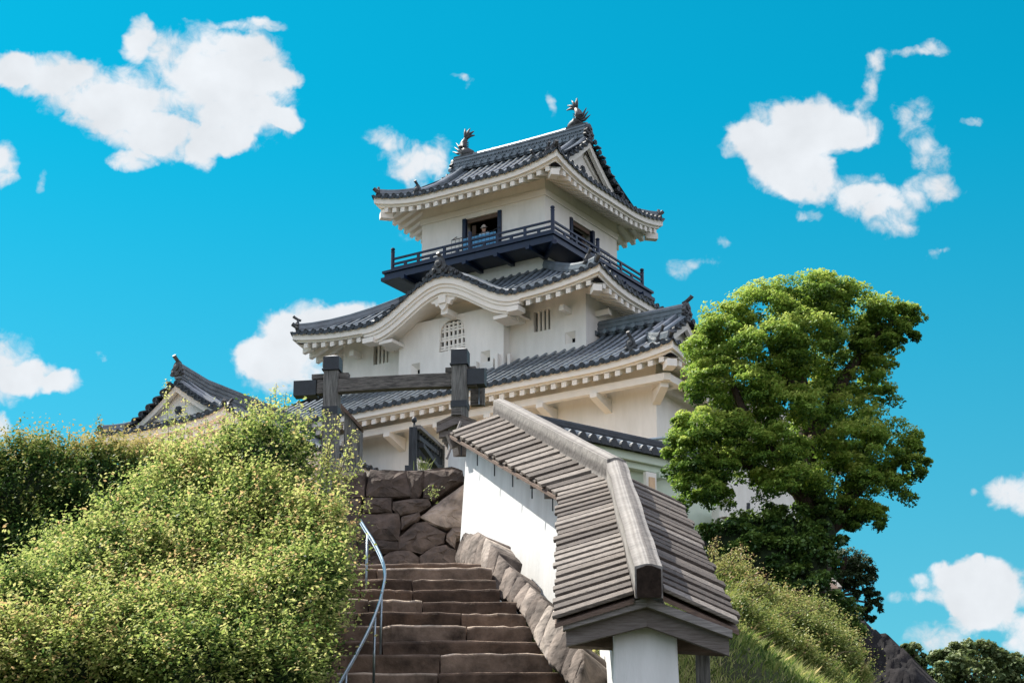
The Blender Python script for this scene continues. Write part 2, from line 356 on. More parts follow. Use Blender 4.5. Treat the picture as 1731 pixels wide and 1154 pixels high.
TR = .078
def roof_side(T, Pn, Dk, fr, L, zf, dmax, spacing=.40, ends=True, ustart=0.0, skip=None):
    cols = max(1, round(L/spacing)); sp = L/cols; ev = fr.ev
    for k in range(cols+1):
        u0 = k*sp; u1 = min(L, u0+sp); d0 = dmax(u0); d1 = dmax(u1)
        if k < cols:
            dm = max(d0, d1); ns = max(1, int(math.ceil(dm/.30)))
            prev = None
            for j in range(ns):
                t0, t1 = j/ns, (j+1)/ns
                a = fr.p(u0, t0*d0, zf(u0, t0*d0)+.028); b = fr.p(u1, t0*d1, zf(u1, t0*d1)+.028)
                c = fr.p(u1, t1*d1, zf(u1, t1*d1)); d = fr.p(u0, t1*d0, zf(u0, t1*d0))
                Pn.quad(a, b, c, d)
                Pn.quad(a, b, b-EZ*.04, a-EZ*.04)
            if ends:   # hanging lip of the pan tile
                q = [fr.p(u0+(u1-u0)*t, -.03, zf(u0+(u1-u0)*t, 0)+.03) for t in (0, .25, .5, .75, 1)]
                dr = [.02, .10, .125, .10, .02]
                for i in range(4): Dk.quad(q[i], q[i+1], q[i+1]-EZ*dr[i+1], q[i]-EZ*dr[i])
                for i in range(4):
                    Dk.quad(q[i], q[i+1], q[i+1]+fr.nv*.12+EZ*.005, q[i]+fr.nv*.12+EZ*.005)
        if skip and skip(u0): continue
        if 0 < k < cols or (k in (0, cols) and d0 > .5):
            ns = max(2, int(d0/.5)+2); vs = []; fs = []; n = 6
            for j in range(ns):
                d = -.02+(d0+.02)*j/(ns-1); z = zf(u0, max(0, d)); sd = 1+.10*((j+k) % 2)
                for i in range(n):
                    an = math.pi*i/(n-1); vs.append(fr.p(u0, d, z) + ev*math.cos(an)*TR + EZ*(math.sin(an)*TR*.95+.012))
            for j in range(ns-1):
                for i in range(n-1): fs.append((j*n+i, j*n+i+1, (j+1)*n+i+1, (j+1)*n+i))
            T.add(vs, fs)
            if ends:
                c = fr.p(u0, -.045, zf(u0, 0)+.05); r = TR*1.32; q = 10; vs = []
                for dd in (0, .10):
                    for i in range(q):
                        an = 2*math.pi*i/q; vs.append(c+fr.nv*dd+ev*math.cos(an)*r+EZ*math.sin(an)*r)
                r2 = r*.68
                for i in range(q):
                    an = 2*math.pi*i/q; vs.append(c+fr.nv*.02+ev*math.cos(an)*r2+EZ*math.sin(an)*r2)
                Dk.add(vs, [(i, (i+1) % q, q+(i+1) % q, q+i) for i in range(q)]+[(i, (i+1) % q, 2*q+(i+1) % q, 2*q+i) for i in range(q)]+[tuple(range(2*q, 3*q))])

def eave_under(Wd, Rf, fr, L, zf, o, mitre0=True, mitre1=True, rsp=.43, ulist=None, raf=None, fascia=None, rw=.19):
    """white eave boards, soffit and rafters under one eave line; o = depth back to the wall"""
    n = max(8, int(L/.4))
    def lim(u):
        m = o+.05
        if mitre0: m = min(m, max(u, .01))
        if mitre1: m = min(m, max(L-u, .01))
        return m
    def uu(i, d):
        lo = d if mitre0 else 0; hi = L-d if mitre1 else L
        return lo+(hi-lo)*i/n
    for i in range(n):
        if fascia and not (fascia(uu(i, 0)) and fascia(uu(i+1, 0))): continue
        def strip(d0, z0, d1, z1):
            a, b = uu(i, d0), uu(i+1, d0); c, e = uu(i, d1), uu(i+1, d1)
            Wd.quad(fr.p(a, d0, zf(a, d0)+z0), fr.p(b, d0, zf(b, d0)+z0), fr.p(e, d1, zf(e, d1)+z1), fr.p(c, d1, zf(c, d1)+z1))
        strip(.05, -.02, .06, -.30); strip(.06, -.30, .17, -.34); strip(.17, -.34, .18, -.43); strip(.18, -.43, .30, -.47)
        strip(.30, -.47, o+.05, -.52)
    k = int(L/rsp)
    for j in range(k+1):
        u = (L-k*rsp)/2+j*rsp
        if raf and not raf(u): continue
        d1 = lim(u)
        if d1 < .45: continue
        d0 = .20; e = fr.ev*rw/2
        zt0, zt1 = zf(u, d0)-.46, zf(u, d1)-.50; h = .19
        p = [fr.p(u, d0, zt0-h)-e, fr.p(u, d0, zt0-h)+e, fr.p(u, d1, zt1-h)+e, fr.p(u, d1, zt1-h)-e]
        Rf.hexa(p+[fr.p(u, d0, zt0)-e, fr.p(u, d0, zt0)+e, fr.p(u, d1, zt1)+e, fr.p(u, d1, zt1)-e])

def ridge(mb, pts, w=.26, h=.30, cap=.10, up0=0.0):
    """stacked ridge of flat tile courses with a round cap along pts"""
    pts = [V(p) for p in pts]; m = len(pts)
    def side(i):
        d = pts[min(i+1, m-1)]-pts[max(i-1, 0)]; d.z = 0; d.normalize(); return V((d.y, -d.x, 0))
    layers = max(2, int(h/.075)); lh = h/layers
    for l in range(layers):
        ww = w/2*(1.08 if l % 2 else .9)*(1-.12*l/layers); z0 = up0+l*lh; z1 = z0+lh*.98
        mb.sweep([[pts[i]+side(i)*ww+EZ*z0, pts[i]+side(i)*ww+EZ*z1, pts[i]-side(i)*ww+EZ*z1, pts[i]-side(i)*ww+EZ*z0] for i in range(m)])
    mb.tube([p+EZ*(up0+h+cap*.25) for p in pts], cap, 8)
    if isinstance(mb, Sink): mb.done()

def oni(mb, p, d, s=1.0, horn=True, parent=None):
    """ogre-tile style ridge end plate at p facing d (horizontal), with a boss and a round horn tile"""
    p = V(p); d = V(d); d.z = 0; d.normalize(); x = V((d.y, -d.x, 0))
    parent = mb.parent; mb = MB()
    prof = [(-.30, 0), (-.34, .06), (-.26, .16), (-.30, .24), (-.20, .34), (-.17, .46), (-.10, .56), (0, .60), (.10, .56), (.17, .46), (.20, .34), (.30, .24), (.26, .16), (.34, .06), (.30, 0)]
    mb.prism([p+x*a*s+EZ*b*s-d*.02*s for a, b in prof], d*.13*s)
    for i, (cx_, cz_, r) in enumerate(((0, .33, .13), (-.17, .12, .07), (.17, .12, .07))):
        c = p+x*cx_*s+EZ*cz_*s
        mb.tube([c+d*.08*s, c+d*.17*s, c+d*.18*s], [r*s, r*s, r*.6*s], 9)
        mb.tube([c+d*.17*s, c+d*.21*s], [r*.45*s, r*.3*s], 7)
    if horn:
        mb.tube([p+EZ*.56*s-d*.12*s, p+EZ*.62*s+d*.05*s, p+EZ*.74*s+d*.24*s, p+EZ*.80*s+d*.30*s], [.07*s, .075*s, .08*s, .085*s], 8)
    mb.build('ridge_ornament', M['ornament'], parent)

# ---------------------------------------------------------------- castle keep
def lattice_window(parent, fr, u0, u1, z0, z1, bars, name='window'):
    f = MB()
    for k in range(bars):
        u = u0+(u1-u0)*(k+1)/(bars+1)
        f.box(fr.p(u, .13, (z0+z1)/2), fr.ev, fr.nv, EZ, (u1-u0)/(bars*2+1.6), .10, z1-z0-.004)
    o = f.build(name, M['plaster_trim'], parent)
    b = MB(); b.quad(fr.p(u0, .218, z0), fr.p(u1, .218, z0), fr.p(u1, .218, z1), fr.p(u0, .218, z1)); b.build('dark_opening', M['dark'], o)
    return o

def loophole(parent, fr, u, z, w=.42, h=.44):
    """splayed plaster gun port: sloped reveal with a small dark slot low at its right"""
    f = MB(); u0, u1, z0, z1 = u-w/2, u+w/2, z-h/2, z+h/2; iu0, iu1, iz0, iz1 = u-w*.34, u+w*.06, z0+.03, z0+.03+h*.46
    D = .2
    f.quad(fr.p(u0, .004, z1), fr.p(u1, .004, z1), fr.p(iu1, D, iz1), fr.p(iu0, D, iz1))
    f.quad(fr.p(u0, .004, z0), fr.p(u0, .004, z1), fr.p(iu0, D, iz1), fr.p(iu0, D, iz0))
    f.quad(fr.p(u1, .004, z0), fr.p(u1, .004, z1), fr.p(iu1, D, iz1), fr.p(iu1, D, iz0))
    f.quad(fr.p(u0, .004, z0), fr.p(u1, .004, z0), fr.p(iu1, D, iz0), fr.p(iu0, D, iz0))
    o = f.build('gun_port', M['plaster_trim'], parent)
    b = MB(); b.quad(fr.p(iu0, D-.003, iz0), fr.p(iu1, D-.003, iz0), fr.p(iu1, D-.003, iz1), fr.p(iu0, D-.003, iz1)); b.build('dark_opening', M['dark'], o)
    return (u0, u1, z0, z1)

def shachi(parent, a, b, z, s, flip):
    """fish-shaped ridge finial: head on the ridge, body rising, tail fanned; flip=+1 tail curls towards +a"""
    base = W(a, b, z); f = EA*flip
    mb = MB()
    path = [(-.42, .10), (-.26, .13), (-.08, .15), (.06, .26), (.10, .46), (.04, .66), (-.06, .82)]
    rad = [.09, .17, .225, .23, .19, .14, .09]
    mb.tube([base+f*(-x)*s+EZ*y*s for x, y in path], [r*s for r in rad], 10, squash=1.0)
    o = mb.build('ridge_fish', M['ornament'], parent, smooth=True)
    tl = MB()
    def spike(mb, p, q, r, w, th=.05):
        p = V(p); q = V(q); mid = (p+q)/2+(EZ*.04)*s
        mb.tube([p, mid, r], [w, w*.75, .008], 6)
    t0 = base+f*(.04)*s+EZ*.80*s
    for (x, y) in ((.50, .86), (.46, 1.06), (.26, 1.24), (.0, 1.28)):
        tip = base+f*x*s+EZ*y*s; mid = (t0+tip)/2+EZ*.06*s
        tl.tube([t0, mid, tip], [.07*s, .065*s, .02*s], 6)
    tl.build('tail_fin', M['ornament'], o, smooth=True)
    fn = MB()
    for (x, y, r0) in ((-.52, .56, .16), (-.44, .74, .24), (-.62, .38, .10)):
        st = base+f*(-.08)*s+EZ*(.12+r0*.9)*s; tip = base+f*x*s+EZ*y*s; mid = (st+tip)/2-EZ*.07*s
        fn.tube([st, mid, tip], [.075*s, .06*s, .015*s], 6)
    for k in range(5):
        st = base+f*(.12+.0*k)*s+EZ*(.22+.09*k)*s
        fn.tube([st, st+f*.10*s+EZ*.07*s], [.03*s, .006*s], 5)
    for sd in (-1, 1):
        st = base+EB*sd*.15*s+EZ*.2*s; fn.tube([st, st+EB*sd*.12*s+EZ*.12*s-f*.1*s], [.05*s, .01*s], 5)
    mbh = fn
    mbh.tube([base+f*(.40)*s+EZ*.06*s, base+f*.56*s+EZ*.05*s], [.06*s, .03*s], 6)
    fn.build('fin', M['ornament'], o, smooth=True)
    pd = MB(); pd.box(base+EZ*-.02, EA, EB, EZ, .9*s, .34*s, .10); pd.build('plinth', M['ornament'], o)
    return o

def build_keep():
    K = empty('castle_keep', W(0, 0, 19.0), 'white plastered castle keep with three tiers of grey tiled roofs and a dark balcony', 'castle')
    CA = 9.46; CB = 6.19
    front = lambda b: Frame(0, b, (1, 0), (0, 1))
    right = lambda a: Frame(a, 0, (0, 1), (1, 0))
    back = MB()
    # ---- tier 1 walls
    zc1 = 24.55
    w = MB(); fr = front(0)
    wh = [(4.05, 4.85, 21.8, 22.55)]
    # small barred window seen above the garden wall ridge
    win1 = (4.02, 4.86, 21.72, 22.42)
    wall_panel(w, fr, 0, 20, 13.5, zc1+.9, [win1], .22, back)
    wall_panel(w, right(0), 0, 12.4, 13.5, zc1+.9, [], .22, back)
    w.quad(W(20, 0, 13.5), W(20, 12.4, 13.5), W(20, 12.4, zc1+.5), W(20, 0, zc1+.5)); w.quad(W(0, 12.4, 13.5), W(20, 12.4, 13.5), W(20, 12.4, zc1+.5), W(0, 12.4, zc1+.5))
    w.build('lower_wall', M['plaster'], K)
    lattice_window(K, fr, *win1, 3)
    # ---- tier 1 roof
    ze = 24.92; ov = 1.55
    def lift(u, L, d, R_=3.6, H=.34): 
        q = max(0.0, 1-min(u, L-u)/R_); return H*q**2.2*max(0.0, 1-d/R_)
    Lf = 20+2*ov; Lr = 12.4+2*ov
    prof1 = lambda d: ze+.55*d+.015*d*d
    z1f = lambda u, d: prof1(d)+lift(u, Lf, d)
    z1r = lambda u, d: prof1(d)+lift(u, Lr, d)
    FF = Frame(-ov, -ov, (1, 0), (0, 1)); FR = Frame(-ov, -ov, (0, 1), (1, 0)); FL = Frame(20+ov, -ov, (0, 1), (-1, 0))
    b2, a2, l2 = 1.9, 3.89, 15.02
    RB = 2.9; AG = .62; AV = .18     # small gable: ridge line b, gable wall a, verge a
    dR = AG+ov
    def dm_f(u):
        a = u-ov
        if a < AV: return min(u, dR)
        if a < a2: return RB+ov
        if a > 20: return min(Lf-u, 3.45)
        return b2+ov
    def dm_r(u):
        b = u-ov
        if b > 7.2: return min(5.44, max(.05, Lr-u))
        return min(u, dR)
    T, Pn, Dk = MB(), MB(), MB()
    roof_side(T, Pn, Dk, FF, Lf, z1f, dm_f); roof_side(T, Pn, Dk, FR, Lr, z1r, dm_r)
    roof_side(T, Pn, Dk, FL, Lr, z1r, lambda u: min(u, 5.0, max(.05, Lr-u)))
    # back slope of the small gable
    zb = lambda u, d: prof1(RB+ov-d)
    GB = Frame(AV, RB, (1, 0), (0, 1))
    roof_side(T, Pn, Dk, GB, a2-AV, zb, lambda u: 3.6, ends=False)
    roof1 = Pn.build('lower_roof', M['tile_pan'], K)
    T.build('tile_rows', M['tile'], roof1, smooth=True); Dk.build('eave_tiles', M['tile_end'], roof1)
    Wd, Rf = MB(), MB()
    eave_under(Wd, Rf, FF, Lf, z1f, ov); eave_under(Wd, Rf, FR, Lr, z1r, ov); eave_under(Wd, Rf, FL, Lr, z1r, ov)
    e1 = Wd.build('lower_eave', M['plaster_trim'], K); Rf.build('rafters', M['plaster_trim'], e1)
    # purlins and brackets
    br = Sink('purlin', M['plaster_trim'], e1); bz = 24.22
    br.box(W(10, -.86, bz), EA, EB, EZ, 21.72, .22, .26); br.done(); br.box(W(-.86, 6.2, bz), EB, EA, EZ, 14.1, .22, .257); br.done(); br.name = 'eave_bracket'
    def bracket(c, n):
        c = V(c); x = V((n.y, -n.x, 0))*.14
        br.hexa([c-n*.02-EZ*.52-x, c-n*.02-EZ*.52+x, c+n*.02-EZ*.50+x, c+n*.02-EZ*.50-x, c-EZ*.13-x+n*0, c-EZ*.13+x, c+n*.78-EZ*.13+x, c+n*.78-EZ*.13-x][:4]+[c-n*.02-EZ*.13-x, c-n*.02-EZ*.13+x, c+n*.02-EZ*.13+x, c+n*.02-EZ*.13-x])
        br.prism([c-x-EZ*.62, c-x-EZ*.13, c-x+n*1.05-EZ*.13, c-x+n*1.05-EZ*.30], x*2); br.done()
    for a in (1.9, 4.1, 6.3, 8.5, 10.7, 12.9, 15.1, 17.3): bracket(W(a, 0, bz), -EB)
    for b in (3.0, 5.2, 7.4, 9.6): bracket(W(0, b, bz), -EA)
    br.box(W(-.43, .06, bz), EA, EB, EZ, .86, .2, .25)
    dg = (-EA-EB).normalized(); bracket(W(0, 0, bz), dg)
    br.beam(W(.1, .1, bz+.05), W(-.98, -.98, bz-.02), .24, .24)
    br.box(W(-1.22, -1.22, bz+.28), dg, V((dg.y, -dg.x, 0)), EZ, .55, .34, .26)
    br.done()
    tri = MB(); q = W(-1.32, -1.32, bz+.52); xx = V((dg.y, -dg.x, 0)); tri.prism([q-xx*.26, q+xx*.26, q+EZ*.17], -dg*.06); tri.build('corner_vent', M['dark'], e1)
    # ridges of tier 1
    rg = Sink('roof_ridge', M['tile'], roof1)
    hip = [W(-ov+t, -ov+t, prof1(t)+lift(t, Lf, t)) for t in (.22, .5, .9, 1.3, 1.7, dR)]
    ridge(rg, hip, .24, .26, .095)
    kud = [W(AV+.42, RB-t, prof1(RB+ov-t)) for t in (.15, .8, 1.5, 2.2, 2.9, 3.45)]
    ridge(rg, kud, .24, .20, .10)
    kud2 = [W(AV+.12, RB-t, prof1(RB+ov-t)+.02) for t in (.1, .7, 1.3, 1.9, 2.5)]
    rg.tube([p+EZ*.12 for p in kud2], .10, 8)
    rg.tube([W(AV+.86, RB-t, prof1(RB+ov-t)+.12) for t in (.1, .6, 1.1)], .10, 8)
    zr = prof1(RB+ov)-.04
    ridge(rg, [W(a, RB, zr) for a in (a2+.02, 2.4, 1.2, AV+.15)], .34, .52, .11)
    for k in range(9): # tile noses along the ridge foot
        a = AV+.5+k*.4; c = W(a, RB-.2, zr+.09); rg.tube([c, c-EB*.16], .095, 8)
    rg.done()
    on = Sink('ridge_ornament', M['ornament'], roof1)
    oni(on, W(AV+.1, RB, zr+.12), -EA, .95); oni(on, W(AV+.42, RB-3.5, prof1(ov-.6)+.02), -EB, .82); oni(on, W(-ov+.95, -ov+.95, prof1(.95)+.12), dg, .72); 
    p = hip[0]; on.tube([p+EZ*.1-dg*.3, p+EZ*.14, p+EZ*.26+dg*.22], [.08, .085, .09], 8)
    on.done()
    # gable end of tier 1
    gb = MB()
    gpts = [W(AG, RB-t, prof1(RB+ov-t)-.03) for t in (2.35, 1.6, .8, 0)]+[W(AG, RB+t, prof1(RB+ov-t)-.03) for t in (.8, 1.6, 2.35)]
    gb.prism(gpts, EA*.2); 
    g1 = gb.build('lower_gable', M['plaster'], K)
    def verge(parent, aw, bc, prof, half, tmax, sgn, hb=.30, sp=.36):
        vb, vt = MB(), MB()
        for s_ in (-1, 1):
            n = 8; secs = []
            for i in range(n+1):
                t = tmax*i/n; z = prof(half-t)-.10
                p = W(aw+.06*sgn, bc+s_*t, z); q = W(aw+.22*sgn, bc+s_*t, z)
                secs.append([p, p-EZ*hb, q-EZ*hb, q])
            vb.sweep(secs)
            k = int(tmax/sp)
            for i in range(k+1):
                t = .18+i*sp; 
                if t > tmax+.2: break
                z = prof(half-t)+.03; c = W(aw-.14*sgn, bc+s_*t, z); e = W(aw+.62*sgn, bc+s_*t, z)
                vt.tube([c, e], .088, 8); vt.tube([c, c+(e-c).normalized()*.05], .115, 10)
                zz = prof(half-t-sp/2)-.0; c2 = W(aw-.06*sgn, bc+s_*(t+sp/2), zz+.02); vt.box(c2, EA, EB, EZ, .3, sp*.8, .05)
        vb.build('bargeboard', M['plaster_trim'], parent); vt.build('verge_tiles', M['tile_end'], parent, smooth=False)
    verge(g1, AV, RB, prof1, RB+ov, 2.35, 1)
    # ---- tier 2 walls
    z2b = 26.2; ze2 = 29.08; ov2 = 1.5
    w = MB(); f2 = front(b2); r2 = right(a2)
    winR = (5.43, 6.16, 27.97, 28.79); winL = (12.83, 13.55, 28.02, 28.80)
    g2 = (4.35, 4.79, 27.25, 27.70)
    wall_panel(w, f2, a2, l2, z2b, ze2+.75, [winR, winL, g2], .22, back)
    wall_panel(w, r2, b2, 10.5, z2b, ze2+.75)
    w.quad(W(l2, b2, z2b-.6), W(l2, 10.5, z2b-.6), W(l2, 10.5, ze2+.5), W(l2, b2, ze2+.5)); w.quad(W(a2, 10.5, z2b-.6), W(l2, 10.5, z2b-.6), W(l2, 10.5, ze2+.5), W(a2, 10.5, ze2+.5))
    w.build('middle_wall', M['plaster'], K)
    lattice_window(K, f2, *winR, 3); lattice_window(K, f2, *winL, 3); loophole(K, f2, 4.57, 27.475)
    fl = MB(); 
    fl.box(W((a2+7.2)/2, b2-.05, 26.9), EA, EB, EZ, 3.3, .1, .12); fl.box(W((12.0+l2)/2, b2-.05, 26.9), EA, EB, EZ, 3.0, .1, .12)
    # bay
    w = MB(); bb = 1.45; fb = front(bb); ba0, ba1 = 7.2, 12.0; zbt = 29.16
    kat = (8.93, 10.12, 27.78, 29.0)
    lh = [(7.80, 8.22, 27.02, 27.46), (11.0, 11.42, 27.10, 27.54)]
    wall_panel(w, fb, ba0, ba1, 26.1, zbt, [kat]+lh, .22, back)
    w.quad(W(ba0, bb, 26.1), W(ba0, b2, 26.1), W(ba0, b2, zbt), W(ba0, bb, zbt)); w.quad(W(ba1, bb, 26.1), W(ba1, b2, 26.1), W(ba1, b2, zbt), W(ba1, bb, zbt))
    w.quad(W(ba0, bb, zbt), W(ba1, bb, zbt), W(ba1, b2+.2, zbt), W(ba0, b2+.2, zbt))
    bay = w.build('bay_wall', M['plaster'], K)
    for h in lh: loophole(K, fb, (h[0]+h[1])/2, (h[2]+h[3])/2)
    st = MB()
    for a in (7.06, 7.42, 7.62, 8.35): st.box(W(a, bb-.09 if a > 7.2 else bb+.2, 26.75), EA, EB, EZ, .12, .16, .9-.3*(a > 7.5))
    st.build('foot_block', M['plaster_trim'], bay)
    # bell-shaped lattice window
    u0, u1, q0, q1 = kat; uc = (u0+u1)/2; hw = (u1-u0)/2
    def bell(z):
        t = (z-q0)/(q1-q0)
        return hw*(1.0-.16*t) if t < .72 else hw*(.885*math.sqrt(max(0, 1-((t-.72)/.28)**1.7*.93)))
    f = MB()
    zs = [q0+(q1-q0)*i/18 for i in range(19)]
    for s_ in (-1, 1):
        for i in range(18):
            e0, e1 = bell(zs[i]), bell(zs[i+1])
            f.quad(fb.p(uc+s_*hw, .012, zs[i]), fb.p(uc+s_*e0, .012, zs[i]), fb.p(uc+s_*e1, .012, zs[i+1]), fb.p(uc+s_*hw, .012, zs[i+1]))
            f.quad(fb.p(uc+s_*e0, .012, zs[i]), fb.p(uc+s_*e0, .2, zs[i]), fb.p(uc+s_*e1, .2, zs[i+1]), fb.p(uc+s_*e1, .012, zs[i+1]))
            e0, e1 = bell(zs[i])+.05, bell(zs[i+1])+.05
    kw = f.build('bell_window', M['plaster_trim'], K)
    lt = MB(); 
    for k in range(-2, 3):
        lt.box(fb.p(uc+k*.195, .11, (q0+q1)/2-.02), EA, EB, EZ, .085, .07, q1-q0-.06-.05*abs(k))
    for (zz, hh) in ((.10, .065), (.20, .07), (.465, .085), (.565, .07), (.82, .075), (.93, .07), (1.09, .06)):
        e = bell(q0+zz)-.01; lt.box(fb.p(uc, .105, q0+zz), EA, EB, EZ, 2*e, .07, hh)
    lt.build('lattice', M['plaster_trim'], kw)
    bk = MB(); bk.quad(fb.p(u0, .215, q0), fb.p(u1, .215, q0), fb.p(u1, .215, q1), fb.p(u0, .215, q1)); bk.build('dark_opening', M['dark'], kw)
    # ---- tier 2 roof with undulating gable
    A0, A1, B0, B1 = a2-ov2, l2+ov2, b2-ov2, 10.5+ov2; L2f = A1-A0; L2r = B1-B0
    a3, b3, l3, d3 = 6.55, 3.4, 12.37, 8.98
    DF, DS = b3-B0, a3-A0; RISE = 2.02
    KW, KH = 3.45, 1.34
    def kara(u):
        d = abs(A0+u-CA); 
        return KH*(.5+.5*math.cos(math.pi*d/KW)) if d < KW else 0.0
    def nl(un, dn): q = max(0.0, 1-un/.95); return .40*q**2.2*max(0.0, 1-dn)
    pr = lambda t: RISE*(.80*t+.20*t*t)
    def z2f(u, d):
        base = ze2+pr(d/DF)+nl(min(u, L2f-u)/DS, d/DF); k = kara(u)
        if k > .001:
            kz = ze2+k+.10*d; s_ = kz-base
            base = base+(s_ if s_ > 0 else 0)
        return base
    z2r = lambda u, d: ze2+pr(d/DS)+nl(min(u, L2r-u)/DF, d/DS)
    F2 = Frame(A0, B0, (1, 0), (0, 1)); R2 = Frame(A0, B0, (0, 1), (1, 0)); L2_ = Frame(A1, B0, (0, 1), (-1, 0)); 
    T, Pn, Dk = MB(), MB(), MB()
    roof_side(T, Pn, Dk, F2, L2f, z2f, lambda u: DF*min(1, u/DS, (L2f-u)/DS), .385)
    roof_side(T, Pn, Dk, R2, L2r, z2r, lambda u: DS*min(1, u/DF, max(.02, (L2r-u)/DF)), .385)
    roof_side(T, Pn, Dk, L2_, L2r, z2r, lambda u: DS*min(1, u/DF, max(.02, (L2r-u)/DF)), .385)
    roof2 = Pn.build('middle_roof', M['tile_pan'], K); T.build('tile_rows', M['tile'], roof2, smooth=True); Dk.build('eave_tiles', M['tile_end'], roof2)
    Wd, Rf = MB(), MB()
    isk = lambda u: abs(A0+u-CA) > KW+.1
    eave_under(Wd, Rf, F2, L2f, z2f, ov2, raf=isk, fascia=lambda u: abs(A0+u-CA) > KW-.35); eave_under(Wd, Rf, R2, L2r, z2r, ov2); eave_under(Wd, Rf, L2_, L2r, z2r, ov2)
    Rf.box(W(A0+.42, B0+.42, ze2-.42), dg, xx, EZ, .5, .32, .25)
    e2 = Wd.build('middle_eave', M['plaster_trim'], K); Rf.build('rafters', M['plaster_trim'], e2); Rf = Sink('eave_bracket', M['plaster_trim'], e2)
    for (a, b, n) in ((4.6, b2, -EB), (6.6, b2, -EB), (a2, 2.7, -EA), (a2, 4.6, -EA), (a2, 6.6, -EA), (14.2, b2, -EB), (12.6, b2, -EB)):
        Rf.box(W(a, b, ze2-.60)+n*.28, n, V((n.y, -n.x, 0)), EZ, .58, .2, .22); Rf.done()
    tri = MB(); q = W(A0+.24, B0+.24, ze2-.22); tri.prism([q-xx*.26, q+xx*.26, q+EZ*.19], -dg*.06); tri.build('corner_vent', M['dark'], e2)
    # undulating bargeboard: stepped mouldings, soffit and tympanum
    def kz(d): d = abs(d); return ze2+(KH*(.5+.5*math.cos(math.pi*d/KW)) if d < KW else 0)
    kb = MB(); n = 44
    def band(bf, bt, z0, z1, span):
        secs = []
        for i in range(n+1):
            d = -span+2*span*i/n; z = kz(d); sl_ = (kz(d+.01)-kz(d-.01))/.02; k = 1+.30*min(1, abs(sl_))
            secs.append([W(CA+d, bf, z+z0*k), W(CA+d, bf, z+z1*k), W(CA+d, bt, z+z1*k), W(CA+d, bt, z+z0*k)])
        kb.sweep(secs)
    band(B0+.05, B0+.40, -.02, -.30, KW+.15); band(B0+.11, B0+.40, -.30, -.42, KW+.1); band(B0+.16, B0+.42, -.42, -.61, 3.35); band(B0+.24, B0+.44, -.61, -.70, 3.2)
    for s_ in (-1, 1):
        kb.box(W(CA+s_*3.3, B0+.28, ze2-.60), EA, EB, EZ, .5, .5, .20); kb.box(W(CA+s_*2.62, B0+.72, ze2-.72), EA, EB, EZ, .62, .9, .13)
    karb = kb.build('undulating_bargeboard', M['plaster_trim'], K)
    sf = MB(); secs = []
    for i in range(n+1):
        d = -3.2+6.4*i/n; z = kz(d)-.62; secs.append([W(CA+d, B0+.42, z), W(CA+d, b2+.1, z)])
    sf.sweep(secs, closed=False, cap=False)
    poly = [W(CA-3.0+6.0*i/30, b2-.02, kz(-3+6.0*i/30)-.60) for i in range(31)]
    for i in range(30): sf.quad(W(CA-3+.2*i, b2-.02, zbt-.15), W(CA-3+.2*(i+1), b2-.02, zbt-.15), poly[i+1], poly[i])
    sf.build('gable_soffit', M['plaster_trim'], karb)
    gy = MB(); gz = kz(0)-.68
    gp = [(0, -.66), (-.12, -.56), (-.20, -.40), (-.34, -.44), (-.40, -.30), (-.54, -.28), (-.66, -.14), (-.80, -.12), (-.92, .04), (-.60, .12), (0, .16), (.60, .12), (.92, .04), (.80, -.12), (.66, -.14), (.54, -.28), (.40, -.30), (.34, -.44), (.20, -.40), (.12, -.56)]
    gy.prism([W(CA+x*.92, B0+.30, gz+z*.92) for x, z in gp], EB*.16)
    gy.box(W(CA, B0+.27, gz-.16), EA, EB, EZ, .34, .09, .34); gy.box(W(CA, B0+.8, gz-.62), EA, EB, EZ, .30, .8, .22)
    gy.build('gable_pendant', M['plaster_trim'], karb)
    # ridges of tier 2
    rg, on = Sink('roof_ridge', M['tile'], roof2), Sink('ridge_ornament', M['ornament'], roof2)
    for (ax, sx) in ((A0, 1), (A1, -1)):
        hp = [W(ax+sx*DS*t, B0+DF*t, ze2+pr(t)+nl(t, t)) for t in (.06, .16, .3, .45, .62, .8, 1.0)]
        ridge(rg, hp, .24, .24, .095)
        dd = (-EA*sx*DS-EB*DF).normalized(); p = hp[0]
        on.tube([p+EZ*.1-dd*.3, p+EZ*.16, p+EZ*.34+dd*.25], [.08, .085, .09], 8); on.done()
        q = W(ax+sx*DS*.2, B0+DF*.2, ze2+pr(.2)+nl(.2, .2)+.15); oni(on, q if sx == 1 else hp[0]+EZ*.08, dd, .72)
    # verge tubes over the undulating gable
    for (bb_, hh) in ((B0+.32, .14), (B0+.62, .16)):
        rg.tube([W(CA+d*.1, bb_, kz(d*.1)+hh+.1*(bb_-B0)) for d in range(-33, 34, 2)], .085, 8); rg.done()
    ridge(rg, [W(CA, B0+.2+t, kz(0)+.05+.10*t) for t in (0, .6, 1.2, 1.9)], .26, .16, .10)
    oni(on, W(CA, B0+.12, kz(0)+.10), -EB, 1.15, horn=False)
    on.tube([W(CA, B0+.3, kz(0)+.74), W(CA, B0+.1, kz(0)+.80), W(CA, B0-.08, kz(0)+.92)], .075, 8); on.done()
    for s_ in (-1, 1):   # scrolled wings beside the ornament
        for k in range(4):
            x = .36+.19*k; z = kz(x)+.30-.055*k; c = W(CA+s_*x, B0+.1, z); on.tube([c+EB*.1, c-EB*.02], .13-.02*k, 9); on.tube([c-EB*.02, c-EB*.06], .07-.01*k, 7)
        on.done()
    # ---- tier 3 walls
    w = MB(); f3 = front(b3); r3 = right(a3); zt3 = 35.3
    dF = (8.56, 10.37, 32.0, 33.95); dS = (5.25, 7.09, 32.0, 33.86)
    wall_panel(w, f3, a3, l3, 30.7, zt3, [dF], .5); wall_panel(w, r3, b3, d3, 30.7, zt3, [dS], .5)
